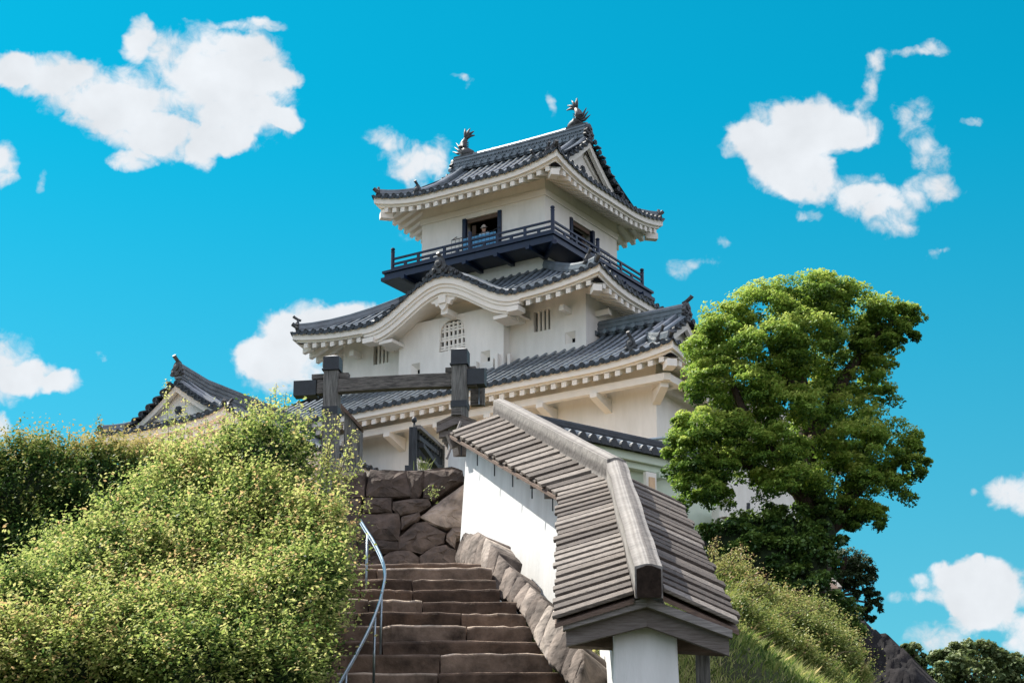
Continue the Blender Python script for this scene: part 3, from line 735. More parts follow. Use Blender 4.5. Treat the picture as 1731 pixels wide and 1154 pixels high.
    w.quad(W(l3, b3, 30.7), W(l3, d3, 30.7), W(l3, d3, zt3), W(l3, b3, zt3)); w.quad(W(a3, d3, 30.7), W(l3, d3, 30.7), W(l3, d3, zt3), W(a3, d3, zt3))
    w.build('upper_wall', M['plaster'], K)
    bd = MB()
    bd.box(W((a3+l3)/2, b3-.03, 34.27), EA, EB, EZ, l3-a3+.12, .06, .25); bd.box(W(a3-.03, (b3+d3)/2, 34.27), EB, EA, EZ, d3-b3+.003, .06, .247)
    bd.box(W((a3+l3)/2, b3-.035, 34.42), EA, EB, EZ, l3-a3+.16, .07, .03); bd.box(W(a3-.035, (b3+d3)/2, 34.42), EB, EA, EZ, d3-b3, .07, .027)
    bd.build('wall_band', M['plaster_trim'], K)
    # doors: dark posts, inner panel, dark room
    def door(fr, h):
        f = MB(); u0, u1, z0, z1 = h
        for u in (u0+.07, u1-.07): f.box(fr.p(u, .0, (z0+z1)/2), fr.ev, fr.nv, EZ, .16, .14, z1-z0+.02)
        o = f.build('doorway', M['lacquer'], K)
        l = MB(); l.box(fr.p((u0+u1)/2, .12, z1-.09), fr.ev, fr.nv, EZ, u1-u0-.32, .1, .15); l.box(fr.p(u1-.32, .30, (z0+z1)/2-.1), fr.ev, fr.nv, EZ, .16, .06, z1-z0-.22); l.build('door_frame', M['wood_dark'], o)
        d = MB(); d.quad(fr.p(u0-.5, 1.6, z0), fr.p(u1+.5, 1.6, z0), fr.p(u1+.5, 1.6, z1), fr.p(u0-.5, 1.6, z1))
        d.quad(fr.p(u0-.5, .5, z1+.05), fr.p(u1+.5, .5, z1+.05), fr.p(u1+.5, 1.6, z1), fr.p(u0-.5, 1.6, z1))
        d.quad(fr.p(u0-.5, .5, z0), fr.p(u1+.5, .5, z0), fr.p(u1+.5, 1.6, z0), fr.p(u0-.5, 1.6, z0))
        for u in (u0-.5, u1+.5): d.quad(fr.p(u, .5, z0), fr.p(u, 1.6, z0), fr.p(u, 1.6, z1), fr.p(u, .5, z1))
        d.build('dark_opening', M['dark'], o)
        return o
    door(f3, dF); door(r3, dS)
    # ---- balcony
    ba, bz_ = 5.48, 32.05; bA1 = 13.5; bB0, bB1 = 2.27, 10.1
    B = MB()
    for (z, h, e) in ((bz_-.05, .10, .0), (bz_-.20, .16, -.07), (bz_-.36, .14, .03)):
        x0, x1, y0, y1 = ba-e, bA1+e, bB0-e, bB1+e; i_ = .9
        B.box(W((x0+x1)/2, (y0+b3-.0)/2, z), EA, EB, EZ, x1-x0, b3-y0-.01, h)
        B.box(W((x0+a3)/2, (b3+y1)/2, z), EA, EB, EZ, a3-x0-.01, y1-b3, h-.003); B.box(W((x1+l3)/2, (b3+y1)/2, z), EA, EB, EZ, x1-l3-.01, y1-b3, h-.003)
    bal = B.build('balcony', M['lacquer'], K)
    jo = Sink('joist', M['lacquer'], bal)
    for k in range(5):
        a = a3-.0+(l3-a3)*k/4; jo.box(W(a, (bB0+b3)/2-.1, bz_-.50), EB, EA, EZ, b3-bB0+.15, .16, .16); jo.done()
    for k in range(1, 5):
        b = b3+(d3-b3)*k/4; jo.box(W((ba+a3)/2-.1, b, bz_-.50), EA, EB, EZ, a3-ba+.15, .16, .16); jo.done()
    jo.beam(W(a3+.1, b3+.1, bz_-.50), W(ba-.1, bB0-.1, bz_-.50), .16, .18)
    jo.done()
    pb, pe, ps = ba+.10, bB0+.10, bA1-.45
    def post(a, b, top, r=.075, ball=True):
        m = MB(); m.tube([W(a, b, bz_-.02), W(a, b, top)], r, 10)
        if ball: m.tube([W(a, b, top), W(a, b, top+.03), W(a, b, top+.05), W(a, b, top+.10), W(a, b, top+.16), W(a, b, top+.20)], [r*1.15, r*1.15, r*.6, r*1.2, r*1.05, r*.15], 10)
        m.build('balcony_post', M['lacquer'], bal, smooth=False)
    post(pb, pe, 32.93); post(ps, pe, 32.80); post(9.36, pe, 32.86, ball=False); post(pb, 5.75, 32.75); post(pb, 9.3, 32.62)
    rl = MB()
    for z, h in ((32.50, .075), (32.28, .08), (bz_+.06, .06)):
        rl.beam(W(pb, pe, z), W(ps, pe, z), .075, h); rl.beam(W(pb, pe, z), W(pb, 9.3, z), .075, h-.003)
    k = 0
    for i in range(1, 12):
        a = pb+(ps-pb)*i/12
        if i % 2: rl.box(W(a, pe, 32.17), EA, EB, EZ, .12, .07, .24)
        else: rl.box(W(a, pe, 32.27), EA, EB, EZ, .11, .07, .44)
    for i in range(1, 8):
        b = pe+(9.3-pe)*i/8
        if i % 2: rl.box(W(pb, b, 32.17), EB, EA, EZ, .12, .07, .24)
        else: rl.box(W(pb, b, 32.27), EB, EA, EZ, .11, .07, .44)
    rl.build('railing', M['lacquer'], bal)
    # inner iron guard in front of the doors and pale blue sheet
    ig = MB()
    def guard(fr, u0, u1, off):
        z0, z1 = bz_, 32.98
        ig.tube([fr.p(u0, -off, z1), fr.p(u1, -off, z1)], .016, 6); ig.tube([fr.p(u0, -off, z0+.5), fr.p(u1, -off, z0+.5)], .012, 6)
        n_ = 11
        for i in range(n_+1): ig.tube([fr.p(u0+(u1-u0)*i/n_, -off, z0), fr.p(u0+(u1-u0)*i/n_, -off, z1)], .009, 5)
        for u in (u0, u1): ig.tube([fr.p(u, -off, z1), fr.p(u+.05*(1 if u == u1 else -1), -.02, z1+.30)], .016, 6)
    guard(f3, 8.65, 10.62, .45); guard(r3, 5.2, 7.6, .45)
    ig.build('iron_guard', M['iron'], bal)
    sh = MB(); sh.box(W(9.40, b3-.30, 32.68), EA, EB, EZ, 1.52, .02, .62); sh.build('blue_sheet', M['cloth'], bal)
    # ---- tier 3 roof (hip and gable)
    ov3 = 1.46; ze3 = 34.80
    A0, A1, B0, B1 = a3-ov3, l3+ov3, b3-ov3, d3+ov3; L3f, L3r = A1-A0, B1-B0
    H3 = CB-B0
    prof3 = lambda d: ze3+2.72*(.60*d/H3+.40*(d/H3)**2)
    def l3f(u, L, d, R_=2.9, H=.46): q = max(0.0, 1-min(u, L-u)/R_); return H*q**2.1*max(0.0, 1-d/R_)
    z3f = lambda u, d: prof3(d)+l3f(u, L3f, d); z3r = lambda u, d: prof3(d)+l3f(u, L3r, d)
    G = 1.40; GV = 1.0
    def dmf(u):
        q = min(u, L3f-u); return H3 if q >= GV else q
    F3 = Frame(A0, B0, (1, 0), (0, 1)); R3 = Frame(A0, B0, (0, 1), (1, 0)); L3_ = Frame(A1, B0, (0, 1), (-1, 0)); K3 = Frame(A0, B1, (1, 0), (0, -1))
    T, Pn, Dk = MB(), MB(), MB()
    roof_side(T, Pn, Dk, F3, L3f, z3f, dmf, .36); roof_side(T, Pn, Dk, K3, L3f, z3f, dmf, .36)
    roof_side(T, Pn, Dk, R3, L3r, z3r, lambda u: min(u, G, max(.02, L3r-u)), .36); roof_side(T, Pn, Dk, L3_, L3r, z3r, lambda u: min(u, G, max(.02, L3r-u)), .36)
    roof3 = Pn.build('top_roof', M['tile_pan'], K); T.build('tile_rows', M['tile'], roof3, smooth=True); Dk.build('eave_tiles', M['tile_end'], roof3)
    Wd, Rf = MB(), MB()
    for fr_, L_, z_ in ((F3, L3f, z3f), (R3, L3r, z3r), (L3_, L3r, z3r), (K3, L3f, z3f)): eave_under(Wd, Rf, fr_, L_, z_, ov3, rsp=.40)
    Rf.box(W(A0+.42, B0+.42, ze3-.38), dg, xx, EZ, .5, .32, .25); Rf.box(W(A1-.42, B0+.42, ze3-.38), (EA-EB).normalized(), (EA+EB).normalized(), EZ, .5, .3, .25)
    Rf.box(W(A0+.42, B1-.42, ze3-.38), (EB-EA).normalized(), (EA+EB).normalized(), EZ, .5, .3, .25)
    e3 = Wd.build('top_eave', M['plaster_trim'], K); Rf.build('rafters', M['plaster_trim'], e3)
    tri = MB(); q = W(A0+.24, B0+.24, ze3-.16); tri.prism([q-xx*.26, q+xx*.26, q+EZ*.19], -dg*.06); tri.build('corner_vent', M['dark'], e3)
    rg, on = Sink('roof_ridge', M['tile'], roof3), Sink('ridge_ornament', M['ornament'], roof3)
    for (ax, sx) in ((A0, 1), (A1, -1)):
        for (bx, sy) in ((B0, 1), (B1, -1)):
            hp = [W(ax+sx*t, bx+sy*t, prof3(t)+l3f(t, L3f, t)) for t in (.2, .45, .75, 1.05, G)]
            ridge(rg, hp, .22, .22, .09); dd = (-EA*sx-EB*sy).normalized(); p = hp[0]
            on.tube([p+EZ*.08-dd*.3, p+EZ*.14, p+EZ*.34+dd*.22], [.075, .08, .085], 8); on.done()
            oni(on, hp[0]+EZ*.06, dd, .62, horn=False)
            if sy == 1 and sx == 1: oni(on, hp[3]+EZ*.16, dd, .66)
            ax_v = ax+sx*(GV+.62)
            kd = [W(ax_v, bx+sy*(H3-t), prof3(H3-t)) for t in (.1, .8, 1.5, 2.2, 2.9, 3.35)]
            ridge(rg, kd, .24, .20, .095); oni(on, kd[-1]+EZ*.04, -EB*sy, .72)
            rg.tube([W(ax+sx*(GV+.2), bx+sy*(H3-t), prof3(H3-t)+.12) for t in (.1, .8, 1.5, 2.2, 2.9)], .10, 8); rg.done()
    zr = prof3(H3)-.05
    ridge(rg, [W(a, CB, zr+.05*((a-9.46)/3.3)**2) for a in (A0+GV+.15, 7.2, 8.4, 9.46, 10.6, 11.7, A1-GV-.15)], .40, .62, .12)
    lx = MB()
    for s_ in (-1, 1):
        for k in range(36):
            a = A0+GV+.4+k*.185
            if a+.17 > A1-GV-.2: break
            for (p, q) in (((a, .18), (a+.18, .44)), ((a+.18, .18), (a, .44))): lx.beam(W(p[0], CB+s_*.212, zr+p[1]), W(q[0], CB+s_*.212, zr+q[1]), .02, .02)
    lx.build('ridge_lattice', M['tile'], roof3)
    for k in range(18):
        a = A0+GV+.5+k*.36
        for s_ in (-1, 1):
            c = W(a, CB+s_*.24, zr+.08); rg.tube([c, c+EB*s_*.14], .085, 8)
    rg.done()
    oni(on, W(A0+GV+.14, CB, zr+.12), -EA, 1.0, horn=False); oni(on, W(A1-GV-.14, CB, zr+.12), EA, 1.0, horn=False)
    for (a, fl_) in ((A0+GV+.62, 1), (A1-GV-.62, -1)): shachi(K, a, CB, zr+.72, 1.0, fl_)
    for (aw, sg) in ((A0+GV, 1), (A1-GV, -1)):
        gb = MB(); a = aw+sg*.42; T_ = H3-G+.1
        pts = [W(a, CB-t, prof3(H3-t)-.04) for t in (T_, T_*.66, T_*.33, 0)]+[W(a, CB+t, prof3(H3-t)-.04) for t in (T_*.33, T_*.66, T_)]
        gb.prism(pts, EA*sg*.2)
        for s_ in (-1, 1): gb.beam(W(a-sg*.04, CB+s_*.1, prof3(H3-.1)-.55), W(a-sg*.04, CB+s_*(T_-.4), prof3(G+.3)-.42), .08, .14)
        g = gb.build('top_gable', M['plaster'], K); verge(g, aw, CB, prof3, H3, T_, sg)
        vn = MB(); c = W(a-sg*.03, CB, prof3(H3)-1.28); 
        for k in range(6):
            an = k*math.pi/3; vn.tube([c+EB*.10*math.cos(an)+EZ*.10*math.sin(an), c+EB*.10*math.cos(an)+EZ*.10*math.sin(an)-EA*sg*.04], .085, 8)
        vn.tube([c, c-EA*sg*.06], .1, 8); vn.build('gable_boss', M['iron'], g)
    back.build('window_backing', M['dark'], K)
    fl.build('wall_foot_trim', M['plaster_trim'], K)
    return K
build_keep()

# ---------------------------------------------------------------- side turret left of the keep
def build_turret():
    aR, aL = 11.05, 16.85; am = (aR+aL)/2; bE = -9.75; ze = 22.62; H = (aL-aR)/2
    K = empty('side_turret', W(am, bE+4, 18.6), 'low white side turret with tiled hip and gable roof behind the shrubs', 'turret')
    ov = .75
    prof = lambda d: ze+1.78*(.72*d/H+.28*(d/H)**2)
    Lf = aL-aR; Ls = -bE-.02
    def lf(u, L, d, R_=1.8, H_=.26, one=False):
        m = u if one else min(u, L-u); q = max(0.0, 1-m/R_); return H_*q**2.1*max(0.0, 1-d/R_)
    zf = lambda u, d: prof(d)+lf(u, Lf, d); zs = lambda u, d: prof(d)+lf(u, Ls, d, one=True)
    G, GV = 1.1, .75
    F = Frame(aR, bE, (1, 0), (0, 1)); Rr = Frame(aR, bE, (0, 1), (1, 0)); Ll = Frame(aL, bE, (0, 1), (-1, 0))
    T, Pn, Dk = MB(), MB(), MB()
    roof_side(T, Pn, Dk, F, Lf, zf, lambda u: min(u, G, max(.02, Lf-u)), .37)
    for fr in (Rr, Ll): roof_side(T, Pn, Dk, fr, Ls, zs, lambda u: H if u >= GV else u, .37)
    r = Pn.build('roof', M['tile_pan'], K); T.build('tile_rows', M['tile'], r, smooth=True); Dk.build('eave_tiles', M['tile_end'], r)
    Wd, Rf = MB(), MB()
    eave_under(Wd, Rf, F, Lf, zf, ov); eave_under(Wd, Rf, Rr, Ls, zs, ov, mitre1=False); eave_under(Wd, Rf, Ll, Ls, zs, ov, mitre1=False)
    e = Wd.build('eave', M['plaster_trim'], K); Rf.build('rafters', M['plaster_trim'], e)
    w = MB(); b = bE+ov; a0, a1 = aR+ov, aL-ov; z0, z1 = 17.5, ze+.4
    w.quad(W(a0, b, z0), W(a1, b, z0), W(a1, b, z1), W(a0, b, z1)); w.quad(W(a0, b, z0), W(a0, -.02, z0), W(a0, -.02, z1), W(a0, b, z1)); w.quad(W(a1, b, z0), W(a1, -.02, z0), W(a1, -.02, z1), W(a1, b, z1))
    w.build('wall', M['plaster'], K)
    rg, on = Sink('roof_ridge', M['tile'], r), Sink('ridge_ornament', M['ornament'], r); zr = prof(H)-.04
    ridge(rg, [W(am, bE+t, zr+max(0, .22*(1-(t-GV)/1.6))**1.0*(t < GV+1.6)) for t in (GV+.1, GV+.4, GV+.8, GV+1.6, 4, 6.5, 8.2)], .30, .46, .11)
    for (ax, sx) in ((aR, 1), (aL, -1)):
        hp = [W(ax+sx*t, bE+t, prof(t)+lf(t, Lf, t)) for t in (.18, .4, .7, G)]; ridge(rg, hp, .20, .16, .085)
        dd = (-EA*sx-EB).normalized(); p = hp[0]; on.tube([p+EZ*.06-dd*.2, p+EZ*.10, p+EZ*.22+dd*.16], [.07, .07, .075], 8); on.done()
        kd = [W(am-sx*(t), bE+GV+.55, prof(H-t)) for t in (.1, .6, 1.1, 1.6, 2.0)]; ridge(rg, kd, .22, .16, .09); oni(on, kd[-1]+EZ*.06, -EA*sx, .58)
        rg.tube([W(am-sx*t, bE+GV+.22, prof(H-t)+.12) for t in (.1, .6, 1.1, 1.6)], .09, 8); rg.done()
    oni(on, W(am, bE+GV+.12, zr+.30), -EB, .85); oni(on, W(am, bE+8.2, zr+.02), EB, .7, horn=False)
    g = MB(); t0 = H-G+.1
    g.prism([W(am-t0, bE+GV+.3, prof(H-t0)-.04), W(am-t0*.5, bE+GV+.3, prof(H-t0*.5)-.04), W(am, bE+GV+.3, prof(H)-.04), W(am+t0*.5, bE+GV+.3, prof(H-t0*.5)-.04), W(am+t0, bE+GV+.3, prof(H-t0)-.04)], EB*.15)
    gg = g.build('gable', M['plaster'], K)
    vt = MB(); vb = MB()
    for s_ in (-1, 1):
        secs = []
        for i in range(7):
            t = t0*i/6; z = prof(H-t)-.08; p = W(am+s_*t, bE+GV+.05, z); q = W(am+s_*t, bE+GV+.2, z); secs.append([p, p-EZ*.24, q-EZ*.24, q])
        vb.sweep(secs)
        for i in range(8):
            t = .16+i*.31
            if t > t0+.35: break
            z = prof(H-t)+.03; c = W(am+s_*t, bE+GV-.14, z); d = W(am+s_*t, bE+GV+.35, z); vt.tube([c, d], .085, 8); vt.tube([c, c+EB*.05], .112, 10)
            vt.box(W(am+s_*(t+.15), bE+GV, prof(H-t-.15)+.01), EA, EB, EZ, .24, .3, .05)
    vb.build('bargeboard', M['plaster_trim'], gg); vt.build('verge_tiles', M['tile_end'], gg)
    vn = MB(); c = W(am, bE+GV+.26, prof(H)-.95)
    for k in range(6):
        an = k*math.pi/3; d = EA*.08*math.cos(an)+EZ*.08*math.sin(an); vn.tube([c+d, c+d-EB*.06], .07, 8)
    vn.tube([c, c-EB*.08], .08, 8); vn.build('gable_boss', M['iron'], gg)
build_turret()

# ---------------------------------------------------------------- visitor on the balcony
def person():
    p = W(9.42, 3.5, 32.0)
    mb = MB(); f = -EB; x = EA
    o = empty('person', p, 'person in a pale hat and light shirt looking out from the top balcony doorway', 'person')
    s = .86
    def P_(dx, df, z): return p+x*dx*s+f*df*s+EZ*z*s
    mb.tube([P_(0, 0, .80), P_(0, 0, .95), P_(0, .02, 1.15), P_(0, .03, 1.32), P_(0, .03, 1.42), P_(0, .04, 1.47), P_(0, .06, 1.52), P_(0, .07, 1.60), P_(0, .07, 1.68), P_(0, .06, 1.73)], [.15, .155, .17, .18, .12, .062, .07, .092, .09, .05], 12, squash=1.0)
    for sd in (-1, 1):
        mb.tube([P_(.09*sd, 0, .03), P_(.09*sd, 0, .45), P_(.08*sd, 0, .84)], [.05, .06, .085], 8)
        mb.tube([P_(.09*sd, -.05, .03), P_(.09*sd, .16, .03)], [.045, .04], 6)
        mb.tube([P_(.17*sd, .03, 1.38), P_(.27*sd, .06, 1.14), P_(.17*sd, .30, 1.03), P_(.14*sd, .38, 1.03)], [.055, .045, .036, .03], 8)
        for k in range(4): mb.tube([P_(.14*sd+(k-1.5)*.018, .38, 1.03), P_(.14*sd+(k-1.5)*.02, .43, 1.02), P_(.14*sd+(k-1.5)*.02, .45, .99)], [.010, .009, .007], 5)
        mb.tube([P_(.12*sd, .37, 1.04), P_(.10*sd, .41, 1.04)], [.011, .008], 5)
    mb.tube([P_(0, .15, 1.60), P_(0, .18, 1.585)], [.022, .014], 6)
    for sd in (-1, 1): mb.tube([P_(.093*sd, .06, 1.60), P_(.105*sd, .05, 1.60)], [.022, .02], 6)
    b = mb.build('body', M['skin'], o, smooth=True)
    sh = MB(); sh.tube([P_(0, 0, .84), P_(0, .0, .95), P_(0, .02, 1.15), P_(0, .03, 1.32), P_(0, .03, 1.42)], [.175, .175, .19, .20, .135], 12)
    for sd in (-1, 1): sh.tube([P_(.15*sd, .03, 1.40), P_(.22*sd, .045, 1.26), P_(.275*sd, .06, 1.13)], [.085, .072, .065], 8)
    sh.build('shirt', M['shirt'], o, smooth=True)
    h = MB(); h.tube([P_(0, .06, 1.66), P_(0, .06, 1.72), P_(0, .05, 1.79)], [.108, .10, .06], 12); h.tube([P_(0, .07, 1.665), P_(0, .075, 1.68)], [.165, .15], 14); h.build('hat', M['hat'], o, smooth=True)
    hr = MB(); hr.tube([P_(0, .0, 1.56), P_(0, .015, 1.66)], [.088, .098], 10); hr.build('hair', M['hair'], o, smooth=True)
    e = MB()
    for sd in (-1, 1): e.tube([P_(.034*sd, .155, 1.62), P_(.034*sd, .165, 1.62)], [.012, .008], 6)
    e.tube([P_(-.025, .155, 1.555), P_(.025, .155, 1.555)], [.007, .007], 5)
    e.build('face_features', M['hair'], o)
person()

# ---------------------------------------------------------------- roofed garden wall beside the steps
YN, YM, YF = 16.0, 21.0, 25.2
def build_garden_wall():
    Nr, Mr, Fr = at(1097, 985, YN), at(1043, 806, YM), at(850, 700, YF)
    K = empty('roofed_garden_wall', V((Nr.x, Nr.y, Nr.z-2.2)), 'white plaster wall with a stepped grey board roof climbing beside the stone steps', 'wall')
    # ridge foot line (where the boards start), eave lines
    RN = {-1: at(1072, 1004, YN), 1: at(1120, 1000, YN)}
    EN = {-1: at(938, 1046, YN), 1: at(1249, 1058, YN+.12)}
    RM = {-1: at(1032, 812, YM), 1: at(1056, 812, YM)}
    hwL = (RN[-1]-EN[-1]); 
    EM = {-1: at(944, 836, YM), 1: RM[1]+(EN[1]-RN[1])}
    RF = {-1: at(843, 701, YF), 1: at(858, 703, YF)}
    EF = {-1: at(760, 731, YF-.15), 1: RF[1]+V((.52, .2, -.28))}
    def boards(mb, r0, e0, r1, e1, n, th=.034):
        up = (r1-r0).cross(e0-r0); up = up if up.z > 0 else -up; up.normalize()
        for k in range(n):
            t0, t1 = k/n, (k+.62+random.uniform(-.05, .08))/n
            ra, rb, ea, eb = r0.lerp(r1, t0), r0.lerp(r1, t1), e0.lerp(e1, t0), e0.lerp(e1, t1)
            j = random.uniform(-.004, .006); out = (ea-ra).normalized()*random.uniform(-.02, .035); sk = (rb-ra)*random.uniform(-.05, .05)
            mb.tint = random.random()
            lo = up*(.002+j); hi = up*(th+j+random.uniform(-.004, .006))
            mb.hexa([ra+lo, ea+lo+out+sk, eb+lo+out+sk, rb+lo, ra+hi, ea+hi+out+sk, eb+hi+out+sk, rb+hi])
            # lower board between two upper ones
            mb.tint = random.random()*.5
            rc, ec = r0.lerp(r1, (k+1.02)/n), e0.lerp(e1, (k+1.02)/n); dn = up*.034
            rb2, eb2 = rb-(rb-ra)*.15, eb-(eb-ea)*.15
            mb.hexa([rb2-dn, eb2-dn, ec-dn, rc-dn, rb2, eb2, ec, rc])
        mb.tint = .5
    def decks(mb, r0, e0, r1, e1):
        d = V((0, 0, -.035)); mb.hexa([r0+d*2, e0+d*2, e1+d*2, r1+d*2, r0+d, e0+d, e1+d, r1+d])
    bl, br, dk = MB(), MB(), MB()
    boards(bl, RN[-1], EN[-1], RM[-1], EM[-1], 24); boards(bl, RM[-1], EM[-1], RF[-1], EF[-1], 19)
    boards(br, RN[1], EN[1], RM[1], EM[1], 20); boards(br, RM[1], EM[1], RF[1], EF[1], 16)
    rb = bl.build('roof_boards', M['board'], K, bevel=.006); rb2 = br.build('roof_boards', M['board'], K, bevel=.006)
    decks(dk, RN[-1], EN[-1], RM[-1], EM[-1]); decks(dk, RM[-1], EM[-1], RF[-1], EF[-1]); decks(dk, RN[1], EN[1], RM[1], EM[1]); decks(dk, RM[1], EM[1], RF[1], EF[1])
    dk.build('roof_deck', M['wood_dark'], K)
    # ridge log: flat sides, low pitched top
    def log(p, q, w, h, name):
        m = MB(); d = (q-p).normalized(); x = d.cross(EZ).normalized(); n = 10; secs = []
        for i in range(n+1):
            c = p.lerp(q, i/n); jj = [random.uniform(-.008, .008) for _ in range(3)]
            ww = w/2+jj[0]
            ring = [c+x*ww-EZ*h*.5, c+x*ww+EZ*(h*.36+jj[1]), c+x*ww*.22+EZ*(h*.47+jj[2]), c-x*ww*.22+EZ*(h*.47+jj[2]), c-x*ww+EZ*(h*.36+jj[1]), c-x*ww-EZ*h*.5]
            secs.append([ring[q].lerp(ring[(q+1) % 6], k/4)+V((0, 0, random.uniform(-.0008, .0008))) for q in range(6) for k in range(4)])
        m.sweep(secs); tt = [random.random() for _ in range(24)]
        for q in range(len(m.t)): m.t[q] = min(1, max(0, tt[q % 24]+random.uniform(-.05, .05)))
        return m
    Nt = at(1097, 993, YN-.12); Mt = at(1042, 809, YM)+V((0, 0, .02)); Ft = at(847, 697, YF+.1)
    lg = log(Nt+EZ*.06, Mt+EZ*.06, .205, .28, 'ridge_log').build('ridge_beam', M['wood_ridge'], K)
    ec = MB(); d = (Mt-Nt).normalized(); x = d.cross(EZ).normalized(); c = Nt-d*.02+EZ*.055
    ec.prism([c+x*.093-EZ*.125, c+x*.093+EZ*.092, c+x*.02+EZ*.122, c-x*.02+EZ*.122, c-x*.093+EZ*.092, c-x*.093-EZ*.125], d*.018); ec.build('end_grain', M['end_grain'], lg)
    log(Mt-V((0, .06, -.06)), Ft+EZ*.06, .205, .27, 'ridge_log').build('ridge_beam', M['wood_ridge'], K)
    # plaster body
    w = MB()
    def foot(p, z): return V((p.x, p.y, z))
    topN, topM, topF = at(1090, 1046, YN+.26), Mr-EZ*.30, Fr-EZ*.30+V((.03, 0, 0))
    xN = V((1, 0, 0)); d2 = (Fr-Mr); d2.z = 0; d2.normalize(); xF = V((d2.y, -d2.x, 0)); xM = (xN+xF).normalized()
    secs = []
    for (c, x_, zb, tz, nseg) in ((topN, xN, 2.6, 0, 0), (topM, xM, 4.4, 0, 0), (topF, xF, 6.5, 0, 0)):
        ht = (.245, .17, .15)[len(secs)]; hb = .30
        zt = c.z
        lo = x_*0
        if c is topF: e_ = at(768, 760, YF-.15); lo = V((e_.x, e_.y, 0))-V((c.x, c.y, 0))+x_*hb
        secs.append([V((c.x, c.y, zb))-x_*hb+lo, V((c.x, c.y, zt-.12))-x_*ht+lo*1.0, V((c.x, c.y, zt-.005)), V((c.x, c.y, zt-.12))+x_*ht, V((c.x, c.y, zb))+x_*hb])
    w.sweep(secs); w.build('plaster_body', M['fence_plaster'], K, bevel=.02)
    # gable boards at the near end (two layers) and tie beam
    g = Sink('gable_board', M['wood_fascia'], K); y = YN+.02
    def gb(px0, py0, px1, py1, h0, h1, yy, th=.05):
        a, b = at(px0, py0, yy), at(px1, py1, yy); g.prism([a, b, b-EZ*h1, a-EZ*h0], V((0, th, 0))); g.done()
    gb(1093, 1026, 957, 1062, .145, .135, YN+.10); gb(1093, 1026, 1232, 1078, .145, .135, YN+.11)
    g2 = Sink('verge_board', M['wood_grey'], K)
    for (a, b) in ((at(1093, 1009, YN+.02), at(952, 1051, YN+.02)), (at(1093, 1009, YN+.03), at(1238, 1064, YN+.03))):
        g2.prism([a, b, b-EZ*.062, a-EZ*.07], V((0, .07, 0))); g2.done()
    tb = Sink('cross_beam', M['wood_dark'], K); a, b = at(962, 1086, YN+.42), at(1226, 1100, YN+.46)
    tb.beam(a+EZ*.03, b+EZ*.03, .12, .12); tb.done()
    for t in (.16, .34, .5, .66, .84):   # cross beams further up the wall
        p = RN[-1].lerp(RM[-1], t); e = EN[-1].lerp(EM[-1], t); q = EN[1].lerp(EM[1], t)
        tb.beam(V((e.x+.10, e.y, e.z-.16)), V((q.x-.10, q.y, q.z-.16)), .10, .11); tb.done()
    st = MB()                       # stub beams under the left eave of the upper run
    for k in range(8):
        t = (k+.35)/8; r = RM[-1].lerp(RF[-1], t); e = EM[-1].lerp(EF[-1], t); out = (e-r); out.z = 0; out.normalize()
        c = r+out*.28-EZ*.25; dd = (RF[-1]-RM[-1]); dd.z = 0; dd.normalize()
        st.box(c+dd*.02-out*.06, out, dd, EZ, .42, .24, .12); flush(st, 'eave_stub', M['wood_gate_h'], K)
    gf = Sink('far_gable_board', M['wood_fascia'], K)                      # far gable end seen from its left
    p = EF[-1]-EZ*.05; q = RF[-1]-EZ*.05
    for off, hh in ((0, .10), (.10, .12)):
        gf.beam(p+d2*(.08-off)-EZ*off, q+d2*(.08-off)-EZ*off, .09, hh); gf.done()
    gf.beam(at(770, 762, YF+.1), at(808, 762, YF+.3), .12, .12); gf.done(); gf.beam(at(782, 735, YF+.2), at(812, 738, YF+.4), .1, .1); gf.done()
    bp = MB(); a = at(1187, 1090, YN+.7); bp.box(V((a.x, a.y, a.z-1.1)), V((1, 0, 0)), V((0, 1, 0)), EZ, .105, .12, 2.25); bp.build('support_post', M['wood_gate'], K, bevel=.008)
    pin = Sink('hanging_pin', M['iron'], K)
    for k in range(6):
        t = (k+.5)/6; e = EM[-1].lerp(EF[-1], t); pin.tube([e+V((.05, -.01, -.04)), e+V((.05, -.01, -.24))], .008, 5); pin.done()
M['board'] = mat('weathered_roof_board', (.3, .28, .26), .8, .25, .35, 5, .5, 12, stretch=(1.0, 10, 10), attr=[(0, (.080, .064, .054)), (.5, (.150, .124, .104)), (1, (.240, .208, .18))])
build_garden_wall()

